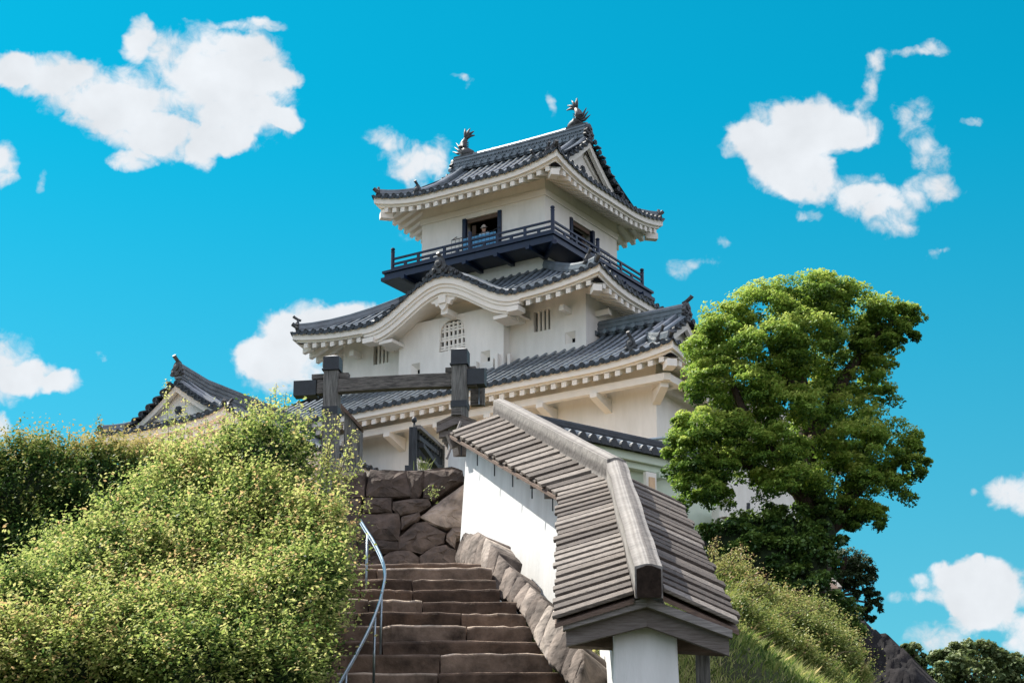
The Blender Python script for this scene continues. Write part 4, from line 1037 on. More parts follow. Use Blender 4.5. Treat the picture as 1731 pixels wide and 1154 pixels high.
# ---------------------------------------------------------------- stone steps, kerb, rampart stones
YS = 540; SC = .324
def c6(x, y): return 540+x*SC, 780+y*SC
edges = [(1175, 1300), (1095, 1262), (1000, 1196), (930, 1142), (853, 1090), (782, 1060), (718, 1010), (660, 922), (605, 902), (550, 882), (525, 826)]
STEP = []
def build_steps():
    K = empty('stone_steps', at(790, 1140, 18.6), 'worn dark stone steps climbing between the shrubs and the white roofed wall', 'steps')
    z = elev_z(780, 1135, 19.0)-.19; rows = []
    for (y, xr) in edges:
        px, py = c6(0, y); r = at(780, py, 1.0)-V((0, 0, CZ)); Y = (z-CZ)/r.z*r.y
        if rows and Y < rows[-1][0]+.16: Y = rows[-1][0]+.16
        rows.append((Y, z, c6(xr, y)[0], py)); z += .19
    for i, (Y, z, xr, py) in enumerate(rows):
        Yn = rows[i+1][0]+.25 if i+1 < len(rows) else Y+1.6
        z = at(780, py, Y).z
        x1 = at(xr, py, Y).x+.04; x0 = at(590, py, Y).x-.7
        mb = MB(); cuts = [x0]; n = random.choice((2, 2, 3)) if i else 2
        for k in range(n-1): cuts.append(x0+(x1-x0)*((k+1)/n+random.uniform(-.12, .12)))
        cuts.append(x1); zb = z-.42
        for k in range(n):
            mb.tint = random.uniform(.15, .95); a, b = cuts[k]+.006, cuts[k+1]-.006; dy = random.uniform(-.02, .02); dz = random.uniform(-.006, .006) if k < n-1 else random.uniform(-.02, .0)
            m = 9; fr, bk = [], []
            secs = []
            for j in range(m+1):
                x = a+(b-a)*j/m; jy = random.uniform(-.014, .014); jz = random.uniform(-.006, .006)-(.008 if j in (0, m) else 0)
                yy = Y+dy+jy; zz = z+dz+jz+.005*math.sin(x*3+i)
                secs.append([V((x, yy+.02, zb)), V((x, yy-.004, zz-.028)), V((x, yy+.004, zz-.008)), V((x, yy+.018, zz)), V((x, Yn, zz+.004)), V((x, Yn, zb))])
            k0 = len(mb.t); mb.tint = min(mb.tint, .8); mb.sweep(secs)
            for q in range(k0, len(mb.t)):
                if (q-k0) % 6 in (2, 3): mb.t[q] = min(1, mb.t[q]+random.uniform(.05, .5))  # lighter nose: wear plus the sunlit step edge painted into the tint
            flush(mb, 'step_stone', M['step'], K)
        STEP.append((Y, z))
build_steps()

def stone(mb, poly, n, th, bulge=.06, seed=0, jit=.014, rings=(1.0, .975, .92, .66, .3), soft=0):
    """rounded boulder whose outline is poly (world points), bulging towards n, th thick"""
    r = random.Random(seed); P_ = [V(p) for p in poly]; c = sum(P_, V((0, 0, 0)))/len(P_)
    Q = []
    for i in range(len(P_)):
        a, b = P_[i], P_[(i+1) % len(P_)]; k = max(2, int((b-a).length/.09))
        for j in range(k): Q.append(a.lerp(b, j/k))
    m = len(Q)
    # soften corners
    for _ in range(soft): Q = [(Q[i-1]+Q[i]*2+Q[(i+1) % m])/4 for i in range(m)]
    tx = V((r.uniform(-.25, .25), r.uniform(-.2, .2), r.uniform(-.3, .3)))
    secs = [[q-n*th for q in Q]]
    for ri, s in enumerate(rings):
        h = bulge*(1-s**3)+(.0 if ri else -.03); row = []
        for q in Q:
            d = (q-c)*s; row.append(c+d+n*(h+d.dot(tx)*.35*(1-s)+r.uniform(-jit, jit))+V((r.uniform(-jit, jit)*.5,)*3))
        secs.append(row)
    mb.tint = r.random()
    k = len(mb.v); vs = [p for q in secs for p in q]; fs = []
    for i in range(len(secs)-1):
        for j in range(m): fs.append((i*m+j, i*m+(j+1) % m, (i+1)*m+(j+1) % m, (i+1)*m+j))
    fs.append(tuple((len(secs)-1)*m+j for j in range(m)))
    mb.add(vs, fs)
def build_rampart():
    polys = [([(265, 45), (455, 50), (470, 180), (380, 186), (245, 180), (255, 100)], .25), ([(458, 50), (545, 46), (540, 150), (520, 188), (473, 188)], .2),
        ([(548, 46), (690, 30), (745, 48), (747, 105), (690, 128), (600, 200), (545, 188)], .3), ([(240, 186), (375, 190), (377, 264), (228, 265)], .25),
        ([(383, 212), (480, 195), (565, 198), (580, 230), (520, 262), (425, 277), (385, 245)], .55), ([(770, 108), (775, 342), (660, 345), (600, 328), (527, 290), (640, 200)], .93),
        ([(220, 275), (412, 273), (422, 330), (410, 410), (210, 402)], .35), ([(430, 290), (518, 267), (528, 290), (508, 315), (430, 350)], .45),
        ([(415, 400), (500, 320), (560, 315), (655, 375), (645, 420), (530, 478), (420, 455)], .45), ([(667, 380), (692, 348), (775, 342), (775, 385), (712, 402), (705, 450), (662, 410)], .8),
        ([(205, 408), (408, 415), (415, 460), (330, 482), (200, 530)], .2), ([(325, 502), (380, 465), (470, 465), (520, 500), (520, 560), (320, 560)], .5),
        ([(528, 492), (600, 440), (660, 435), (705, 460), (712, 560), (535, 560)], .5), ([(100, 60), (240, 55), (232, 180), (95, 185)], .3), ([(80, 190), (215, 192), (205, 400), (70, 400)], .3), ([(60, 410), (195, 412), (195, 560), (60, 560)], .3), ([(205, 490), (318, 490), (315, 560), (200, 560)], .3)]
    K = empty('rampart', at(700, 950, 24.0), 'dark rampart of big fitted boulders at the head of the steps', 'stone wall')
    n = V((0, -1, .12)).normalized()
    def on(x, y):
        px, py = c6(x, y); return at(px, py, 25.45-(y-300)/260*.25)
    for i, (pl, t) in enumerate(polys):
        mb = MB(); cx6, cy6 = sum(p[0] for p in pl)/len(pl), sum(p[1] for p in pl)/len(pl); stone(mb, [on(cx6+(p[0]-cx6)*1.05, cy6+(p[1]-cy6)*1.05) for p in pl], n, .45, .05, 100+i); mb.t = [t]*len(mb.t)
        mb.build('boulder', M['stone'], K, smooth=False)
    bk = MB(); P_ = [on(60, 56), on(770, 52), on(770, 620), on(60, 620)]; bk.tint = 0
    bk.hexa([p+V((0, .10, -.03)) for p in P_]+[p+V((0, 1.4, -.03)) for p in P_]); bk.build('packing', M['stone'], K)
    # kerb stones under the white wall
    K2 = empty('stone_kerb', at(900, 1020, 20), 'row of pale brown kerb stones along the foot of the white roofed wall', 'kerb')
    top = [(748, 378), (815, 376), (862, 385), (905, 445), (985, 538), (1022, 582), (1080, 632), (1130, 680), (1178, 725), (1222, 770), (1290, 850), (1345, 940), (1375, 990), (1385, 1154)]
    bot = [(703, 530), (770, 535), (828, 552), (884, 606), (922, 700), (962, 715), (1012, 745), (1070, 802), (1105, 890), (1142, 965), (1200, 1045), (1262, 1105), (1312, 1158), (1345, 1250)]
    def dens(p, k): 
        q = sorted([0]+[ (j+random.uniform(.25, .75))/k*(len(p)-1) for j in range(k-1)]+[len(p)-1]); return q
    qs = dens(top, 21); ip = lambda p, q: tuple(float(np.interp(q, range(len(p)), [c[a] for c in p])) for a in (0, 1))
    top, bot = [ip(top, q) for q in qs], [ip(bot, q+random.uniform(-.15, .15)) for q in qs]
    N_ = len(top); Yt = [24.0-(24.0-17.6)*((i/(N_-1))**.9) for i in range(N_)]
    for i in range(N_-1):
        mb = MB(); g = .07
        a, b = at(*c6(*top[i]), Yt[i]), at(*c6(*top[i+1]), Yt[i+1]); c, d = at(*c6(*bot[i+1]), Yt[i+1]-.22), at(*c6(*bot[i]), Yt[i]-.22)
        a, b = a.lerp(b, g), b.lerp(a, g); c, d = c.lerp(d, g), d.lerp(c, g)
        m1 = (a+d)/2+V((random.uniform(-.03, .03), 0, random.uniform(-.02, .02)))
        nn = (b-a).cross(d-a).normalized(); nn = nn if nn.x < 0 else -nn
        if nn.y > 0: nn.y = -.2; nn.normalize()
        dn = V((0, 0, -.25))
        k1 = a.lerp(d, .5)+(a-b)*random.uniform(-.02, .05); stone(mb, [a, a.lerp(b, .5)+EZ*random.uniform(0, .03), b, c+dn*random.uniform(-.1, .2), c.lerp(d, .5), d, k1], nn, .30, .035, 300+i, jit=.007, rings=(1.0, .985, .93, .7, .35), soft=0); mb.t = [min(1, max(0, random.gauss(.5, .33)))]*len(mb.t)
        mb.build('kerb_stone', M['kerb'], K2, smooth=True)
build_rampart()

# ---------------------------------------------------------------- handrail
def build_handrail():
    pts = [(560, 1190, 16.9), (575, 1152, 17.2), (600, 1108, 17.7), (625, 1060, 18.3), (640, 1022, 18.8), (648, 992, 19.3), (651, 968, 19.7), (646, 944, 20.2), (632, 915, 20.8), (618, 893, 21.3), (609, 878, 21.7)]
    P_ = [at(*p) for p in pts]
    K = empty('handrail', V((P_[4].x, P_[4].y, P_[4].z-.9)), 'thin curved steel handrail on posts beside the stone steps', 'handrail')
    # smooth curve
    C = []
    for i in range(len(P_)-1):
        p0, p1, p2, p3 = P_[max(0, i-1)], P_[i], P_[i+1], P_[min(len(P_)-1, i+2)]
        for k in range(5):
            t = k/5; C.append(.5*((2*p1)+(p2-p0)*t+(2*p0-5*p1+4*p2-p3)*t*t+(3*p1-p0-3*p2+p3)*t**3))
    C.append(P_[-1])
    m = MB(); m.tube(C, .0125, 10); m.tube([c+V((-.006, .02, -.03)) for c in C], .008, 6); m.build('rail', M['steel'], K, smooth=True)
    for (px, py, Y, pyb) in ((621, 903, 21.0, 1032), (645, 1000, 19.1, 1105), (634, 1038, 18.6, 1160), (585, 1135, 17.4, 1190)):
        a = at(px, py, Y); b = at(px, pyb, Y); q = MB(); q.tube([V((a.x, a.y, a.z)), V((a.x, a.y, b.z))], .012, 8); q.build('post', M['steel'], K, smooth=True)
build_handrail()

# ---------------------------------------------------------------- timber gate
def build_gate():
    YG = 33.0; yaw = R(-9); ex = V((math.cos(yaw), math.sin(yaw), 0)); ey = V((-math.sin(yaw), math.cos(yaw), 0))
    Lp, Rp = at(562, 640, YG+.35), at(778, 640, YG-.05)
    K = empty('timber_gate', V(((Lp.x+Rp.x)/2, Lp.y, 9.0)), 'open timber gate frame of two capped posts and a heavy crossbeam', 'gate')
    wd = .245
    for (p, pyt, pyb, t1, t2) in ((Lp, 606, 629, 690, 703), (Rp, 594, 620, 680, 691)):
        top = at(0, pyt, p.y).z; cb = at(0, pyb, p.y).z; z0 = 8.6
        m = MB(); m.box(V((p.x, p.y, (z0+cb)/2)), ex, ey, EZ, wd, wd, cb-z0); o = m.build('post', M['wood_gate'], K, bevel=.008)
        c = MB(); e = wd/2+.012
        c.box(V((p.x, p.y, (cb+top)/2)), ex, ey, EZ, 2*e, 2*e, top-cb); c.box(V((p.x, p.y, cb+.015)), ex, ey, EZ, 2*e+.03, 2*e+.03, .03)
        c.build('post_cap', M['iron'], o, bevel=.004)
        pl = MB(); b4 = [V((p.x, p.y, top))+ex*sx*e+ey*sy*e for sx, sy in ((-1, -1), (1, -1), (1, 1), (-1, 1))]; tp = V((p.x, p.y, top+.06))
        pl.add([*b4, tp], [(0, 1, 4), (1, 2, 4), (2, 3, 4), (3, 0, 4)]); pl.build('cap_top', M['ridge_metal'], o)
        bd = MB(); za, zb = at(0, t1, p.y).z, at(0, t2, p.y).z; bd.box(V((p.x, p.y, (za+zb)/2)), ex, ey, EZ, wd+.02, wd+.02, za-zb); bd.build('iron_band', M['iron'], o)
    zl = at(0, 650, Lp.y).z; zr = at(0, 649, Rp.y).z; zc = (zl+zr)/2; h = .245
    mid = V(((Lp.x+Rp.x)/2, (Lp.y+Rp.y)/2, zc)); half = (Rp-Lp).length/2
    # crossbeam between and beyond the posts, slightly bowed
    m = MB(); secs = []
    for i in range(13):
        t = -1.22+2.48*i/12; c = mid+ex*half*t+ey*.0; bow = .03*math.cos(t*1.2); w_ = .075
        secs.append([c-ey*w_-EZ*(h/2-bow), c-ey*w_+EZ*(h/2+bow*.6), c+ey*w_+EZ*(h/2+bow*.6), c+ey*w_-EZ*(h/2-bow)])
    m.sweep(secs); lin = m.build('crossbeam', M['wood_gate_h'], K, bevel=.01)
    up = Sink('corbel', M['wood_gate_h'], K)
    for (t, l_) in ((-1.02, .62), (1.0, .50)): up.box(mid+ex*half*t+EZ*(h/2+.07)+ey*.02, ex, ey, EZ, l_, .13, .08); up.done()
    cp = Sink('beam_cap', M['iron'], lin); cp.box(mid+ex*half*(-1.40)+ey*.01-EZ*.01, ex, ey, EZ, .38, .21, .255); cp.done(); cp.box(mid+ex*half*1.245+EZ*.035, ex, ey, EZ, .29, .23, .265)
    cp.done()
    # rear support posts and braces
    a = at(596, 700, YG+1.6); rp = MB(); zt = at(0, 722, a.y).z
    rp.prism([V((a.x-.14, a.y, 8.6)), V((a.x+.13, a.y, 8.6)), V((a.x+.13, a.y, zt-.05)), V((a.x-.14, a.y, zt+.30))], V((.04, .24, 0))); rp.build('rear_post', M['wood_gate'], K, bevel=.006)
    rc = MB(); rc.beam(V((a.x-.24, a.y+.1, zt+.42)), V((a.x+.16, a.y+.1, zt-.02)), .34, .045); rc.build('rear_cap', M['wood_dark'], K)
    b = at(806, 660, YG+.35); jp = MB(); z1 = at(0, 624, b.y).z; z0 = at(0, 686, b.y).z
    jp.box(V((b.x, b.y, (z0+z1)/2)), ex, ey, EZ, .20, .10, z1-z0); jp.build('side_plank', M['wood_gate_h'], K, bevel=.006)
    st = Sink('iron_strip', M['steel'], K); st.box(V((b.x+.04, b.y-.09, (z0+z1)/2)), ex, ey, EZ, .016, .016, z1-z0); st.done(); st.material = M['wood_gate']; st.box(V((b.x+.10, b.y-.02, (z0+z1)/2-.03)), ex, ey, EZ, .06, .08, z1-z0-.06); st.done()
M['ridge_metal'] = mat('pale_cap_metal', (.55, .54, .52), .6, .4, .1, 4)
build_gate()

# ---------------------------------------------------------------- wing wall, railing behind the rampart
def build_wing():
    Y = 30.5; pk = at(772, 703, Y); l = at(738, 719, Y); r = at(806, 716, Y)
    K = empty('wing_wall', V((pk.x, pk.y, 8.6)), 'short white wing wall under a small grey board gable roof beside the gate post', 'wall')
    b = MB(); D = V((.25, 2.2, .0))
    for (p, s) in ((l, -1), (r, 1)):
        for k in range(9):
            t0, t1 = k/9, (k+1.2)/9; a0, a1 = pk+D*t0, pk+D*t1; e0, e1 = p+D*t0, p+D*t1
            b.hexa([a0, e0, e1-EZ*.03, a1-EZ*.03, a0+EZ*.05, e0+EZ*.05, e1, a1])
    b.build('roof_boards', M['board'], K)
    rb = MB(); rb.beam(pk-D*.02+EZ*.06, pk+D+EZ*.06, .14, .10); rb.build('ridge_beam', M['wood_gate_h'], K)
    w = MB(); a = at(758, 722, Y+.2); c = at(776, 722, Y+.2); z0 = 8.3
    w.hexa([V((a.x, a.y, z0)), V((c.x, a.y, z0)), V((c.x+.25, a.y+2, z0)), V((a.x+.25, a.y+2, z0)), V((a.x, a.y, a.z+.02)), V((c.x, a.y, a.z+.02)), V((c.x+.25, a.y+2, a.z+.02)), V((a.x+.25, a.y+2, a.z+.02))])
    w.build('plaster_body', M['fence_plaster'], K)
    g = MB()
    for p in (l, r):
        g.prism([pk-EZ*.005, p-EZ*.005, p-EZ*.11, pk-EZ*.12], V((0, .06, 0)))
    g.beam(at(742, 735, Y+.1), at(800, 733, Y+.1), .1, .09); g.build('gable_board', M['wood_fascia'], K)
    bk = MB()
    for k in range(4): bk.beam(at(748+k*3, 742+k*4, Y+.3+k*.3), at(764+k*2, 745+k*4, Y+.3+k*.3), .09, .07)
    bk.build('bracket', M['wood_grey'], K)
    st = MB(); st.beam(at(755, 775, 27.2), at(779, 712, 27.4), .018, .035); st.build('leaning_rod', M['wood_grey'], K)
build_wing()
def build_railing():
    Y0, Y1 = 27.2, 31.5
    p0 = at(700, 792, Y0); p1 = at(748, 800, Y1)
    K = empty('plank_railing', V((p0.x, p0.y, p0.z-.1)), 'dark slatted plank railing with a sloping cap board behind the boulders', 'railing')
    t0 = at(700, 722, Y0); t1 = at(745, 757, Y1)
    a = MB(); zb = p0.z-.25
    a.box(V((p0.x-.02, p0.y, (zb+t0.z)/2)), V((1, 0, 0)), V((0, 1, 0)), EZ, .105, .12, t0.z-zb-.02); a.build('post', M['rail_wood'], K, bevel=.006)
    f = MB(); f.box(at(695, 795, Y0), V((1, 0, 0)), V((0, 1, 0)), EZ, .16, .2, .09); f.build('post_foot', M['iron'], K)
    k_ = MB(); k_.tube([t0-EZ*.02, t0+EZ*.07], .016, 8); k_.tube([t0+EZ*.06, t0+EZ*.08, t0+EZ*.12, t0+EZ*.15], [.01, .035, .035, .008], 9); k_.build('knob', M['iron'], K, smooth=True)
    c = MB(); c.beam(t0+V((.04, -.05, -.01)), t1, .10, .05); c.build('cap_board', M['wood_grey'], K)
    lo0 = at(714, 786, Y0+.4); lo1 = at(748, 790, Y1)
    r = MB(); r.beam(t0-EZ*.14+V((.05, 0, 0)), t1-EZ*.12, .05, .06); r.beam(lo0, lo1, .06, .07); r.build('rail', M['rail_wood'], K)
    for i in range(9):
        t = (i+.6)/9; q = t0.lerp(t1, t); e = lo0.lerp(lo1, t); s = MB(); s.beam(V((q.x+.02, q.y, q.z-.03)), V((q.x+.02, q.y, e.z)), .05, .05, up=V((1, 0, 0))); s.build('slat', M['rail_wood'], K)
    b = MB(); b.beam(at(712, 752, Y0+.2), at(742, 795, Y0+2.0), .07, .06); b.build('brace', M['rail_wood'], K)
    e = MB(); e.box((at(745, 757, Y1)+at(745, 800, Y1))/2, V((1, 0, 0)), V((0, 1, 0)), EZ, .12, .12, .46); e.build('post', M['wood_grey'], K)
build_railing()

# ---------------------------------------------------------------- tiled wall and pole right of the garden wall
def build_tiled_wall():
    p0 = at(940, 738, 51.4); p1 = at(1160, 775, 53.9); d = (p1-p0); d.z = 0; L = d.length; d.normalize(); n = V((-d.y, d.x, 0)); z = 17.03
    K = empty('tiled_plaster_wall', V((p0.x, p0.y, 13)), 'pale green tinted plaster wall capped with grey roof tiles behind the board roof', 'wall')
    A = lambda u, q, zz: V((p0.x, p0.y, 0))+d*u+n*q+EZ*zz
    T, E_, Pn = MB(), MB(), MB()
    L += 1.5; k = int(L/.335)
    Pn.hexa([A(0, 0, z-.03), A(L, 0, z-.03), A(L, .9, z+.36), A(0, .9, z+.36), A(0, 0, z+.0), A(L, 0, z+.0), A(L, .9, z+.40), A(0, .9, z+.40)])
    Pn.hexa([A(0, 1.8, z-.03), A(L, 1.8, z-.03), A(L, .91, z+.36), A(0, .91, z+.36), A(0, 1.8, z), A(L, 1.8, z), A(L, .91, z+.40), A(0, .91, z+.40)])
    for i in range(k):
        u = .15+i*.335; T.tube([A(u, -.02, z+.045), A(u, .9, z+.44)], .085, 8); E_.tube([A(u, -.06, z+.04), A(u, .03, z+.05)], .112, 12)
        for j in range(4): 
            s = .05+.06*j; 
        E_.box(A(u+.168, -.02, z-.02), d, n, EZ, .2, .05, .07)
    r = Pn.build('cap_roof', M['tile_pan'], K); T.build('tile_rows', M['tile'], r, smooth=True); E_.build('eave_tiles', M['tile_end'], r)
    rg = MB(); ridge(rg, [A(0, .9, z+.40), A(L/2, .9, z+.40), A(L, .9, z+.40)], .26, .20, .09); rg.build('ridge', M['tile_end'], r)
    w = MB(); w.hexa([A(0, .45, 10), A(L, .45, 10), A(L, 1.35, 10), A(0, 1.35, 10), A(0, .45, z+.05), A(L, .45, z+.05), A(L, 1.35, z+.05), A(0, 1.35, z+.05)])
    w.build('plaster_body', M['green_plaster'], K)
    m = MB(); m.box(A(L/2, .28, z-.16), d, n, EZ, L, .34, .22); m.box(A(L/2, .34, z-.36), d, n, EZ, L, .22, .16)
    for u in (1.9, 3.5): m.box(A(u, .30, z-.53), d, n, EZ, .22, .5, .16)
    m.build('eave_moulding', M['green_plaster'], K)
    q = at(1103, 817, 53.2); g = MB(); g.box(q+n*.1, d, n, EZ, .34, .12, .62); gg = g.build('gun_port', M['plaster_trim'], K)
    g = MB(); g.box(q+n*.03, d, n, EZ, .18, .06, .34); g.build('recess', M['gravel'], gg)
    # pole with rope lashing
    a, b, c = at(1034, 750, 57), at(1175, 734, 57), at(1067, 747, 57)
    P_ = empty('pole_barrier', V((a.x, a.y, 17)), 'thin horizontal pole lashed with brown rope beside an upright rod above the tiled wall', 'barrier')
    m = MB(); m.tube([a, b], .045, 8); m.build('pole', M['steel'], P_, smooth=True)
    m = MB(); u = at(1025, 731, 57); m.tube([V((u.x, u.y, 17)), u], .04, 8); m.build('upright_rod', M['iron'], P_)
    m = MB()
    for s in (-1, 1): m.tube([c+V((-.11, 0, .09*s)), c+V((0, -.06, 0)), c+V((.11, 0, -.09*s))], .035, 6)
    m.tube([c+V((-.06, -.03, -.05)), c+V((-.1, -.03, -.2))], .02, 5); m.build('rope_lashing', M['rope'], P_)
    # white lower terrace with a downpipe, behind the tree
    t = empty('terrace_wall', at(1262, 880, 54), 'white terrace wall with a dark sloping foot glimpsed behind the tree trunk', 'wall')
    m = MB(); q = [at(1228, 895, 53.6), at(1300, 930, 55.5), at(1300, 868, 55.5), at(1228, 845, 53.6)]; m.prism(q, V((-.3, .9, 0))); m.build('plaster_body', M['plaster'], t)
    m = MB(); m.beam(at(1222, 868, 53.4), at(1290, 905, 55.3), .22, .16); m.build('moulding', M['plaster_trim'], t)
    m = MB(); m.tube([at(1265, 850, 53.6), at(1265, 895, 53.6)], .05, 8); m.build('downpipe', M['iron'], t)
    m = MB(); m.prism([at(1218, 880, 53), at(1290, 920, 55), at(1290, 960, 55), at(1200, 960, 53)], V((-.3, .9, 0))); m.build('foot', M['rock'], t)
M['rope'] = mat('brown_rope', (.22, .09, .045), .9, .1, .2, 10)
build_tiled_wall()

def build_hut():
    a, b = at(1382, 966, 54), at(1420, 998, 53); c = at(1372, 1000, 52)
    K = empty('hut_eave', V((a.x, a.y, 11)), 'small tilted roof edge of a hut showing under the pine', 'hut')
    m = MB(); m.prism([at(1330, 925, 56), at(1386, 960, 55), b, at(1372, 1000, 52.5), at(1320, 985, 53)], V((0, 0, .07))); m.build('roof', M['wood_dark'], K)
    m = MB(); m.beam(at(1386, 960, 55)+EZ*.06, b+EZ*.06, .10, .09); m.build('verge_board', M['wood_ridge'], K)
    m = MB(); q = at(1345, 985, 55); m.box(V((q.x, q.y, q.z-.9)), V((1, 0, 0)), V((0, 1, 0)), EZ, .9, .9, 2.0); m.build('wall', M['wood_dark'], K)
build_hut()

# ---------------------------------------------------------------- plants
def unit(n):
    v = rng.normal(0, 1, (n, 3)); return v/np.linalg.norm(v, axis=1)[:, None]
def mound_shoots(mounds, per, lift, lng, nleaf, size, tint_mu, tint_sd, shell=.25, keep=None):
    """leafy shoots over a group of ellipsoids: returns centres, normals, sizes, tints"""
    C, N_, Sz, Tt = [], [], [], []
    for (c, r, w) in mounds:
        n = int(per*w); d = unit(n); d[:, 2] = np.where(d[:, 2] < -.7, -d[:, 2], d[:, 2])
        c = np.array(c); r = np.array(r)
        bump = 1+.13*np.sin(d[:, 0]*7+c[0]*3)*np.sin(d[:, 2]*6+c[2])+.10*np.sin(d[:, 1]*9+d[:, 0]*5)+.07*np.sin(d[:, 0]*17+c[2]*5)*np.sin(d[:, 2]*15+c[0]*7)
        dep = 1-shell*rng.random(n)**1.6
        base = c+d*r*(bump*dep)[:, None]
        inside = np.zeros(n, bool)
        for (c2, r2, _) in mounds:
            if c2 is c: continue
            q = (base-np.array(c2))/np.array(r2); inside |= (q*q).sum(1) < .50
        base, d, dep = base[~inside], d[~inside], dep[~inside]
        if keep is not None:
            k = keep(base); base, d, dep = base[k], d[k], dep[k]
        n = len(base)
        ax = d/r; ax /= np.linalg.norm(ax, axis=1)[:, None]; ax = ax*(1-lift)+np.array([0, 0, lift])+rng.normal(0, .30, (n, 3)); ax /= np.linalg.norm(ax, axis=1)[:, None]
        ln = lng*(.35+.6*rng.random(n)+1.1*rng.random(n)**5); tm = tint_mu+rng.normal(0, tint_sd, n)+(dep-1)*1.25+.13*np.sin(base[:, 0]*2.1+1.3*base[:, 2])*np.sin(base[:, 2]*2.7+base[:, 1])  # deeper shoots get darker tints: inner shade painted into leaf colour
        for k in range(nleaf):
            t = (k+.5)/nleaf; off = rng.normal(0, size*.40, (n, 3))
            C.append(base+ax*(ln*t)[:, None]+off); N_.append(ax*.5+off/size*.6+np.array([0, 0, .5])); Sz.append(size*(.65+.7*rng.random(n))*(1.05-.35*t)); Tt.append(tm+.30*t-.12+rng.normal(0, .09, n))
    return np.concatenate(C), np.concatenate(N_), np.concatenate(Sz), np.clip(np.concatenate(Tt), 0, 1)
def core(mounds, s, name, material, parent):  # solid dark blobs; shade inside the foliage given as colour
    mb = MB()
    for (c, r, w) in mounds:
        n, m = 14, 8; vs = []; fs = []
        for j in range(m+1):
            for i in range(n):
                th = math.pi*j/m; ph = 2*math.pi*i/n; k = s*(1+.12*math.sin(5*ph+c[0])*math.sin(3*th))
                vs.append((c[0]+r[0]*k*math.sin(th)*math.cos(ph), c[1]+r[1]*k*math.sin(th)*math.sin(ph), c[2]+r[2]*k*math.cos(th)))
        for j in range(m):
            for i in range(n): fs.append((j*n+i, j*n+(i+1) % n, (j+1)*n+(i+1) % n, (j+1)*n+i))
        mb.add(vs, fs)
    return mb.build(name, material, parent, smooth=True)
def tall_shoots(spots, size, lm):
    C, N_, Sz, Tt = [], [], [], []; st = []
    for (px, py0, py1, Y, lean) in spots:
        a, b = at(px, py0, Y), at(px+lean, py1, Y); st.append((a, b)); n = max(6, int((b-a).length/.018))
        for k in range(n):
            t = k/n; p = a.lerp(b, t)
            for _ in range(4):
                o = np.array([random.gauss(0, 1), random.gauss(0, 1), random.gauss(0, .6)])*size*.95*(1.1-.6*t); C.append(np.array(p)+o); N_.append(o/size+np.array([0, 0, .4])); Sz.append(size*random.uniform(.6, 1.2)*(1.05-.4*t)); Tt.append(min(1, lm+.2*t+random.gauss(0, .12)))
    return np.array(C), np.array(N_), np.array(Sz), np.clip(np.array(Tt), 0, 1), st
def mnd(px, py, Y, rx, ry, rd, w):
    s = Y/FPX/.945; return (tuple(at(px, py, Y)), (rx*s, rd, ry*s), w)

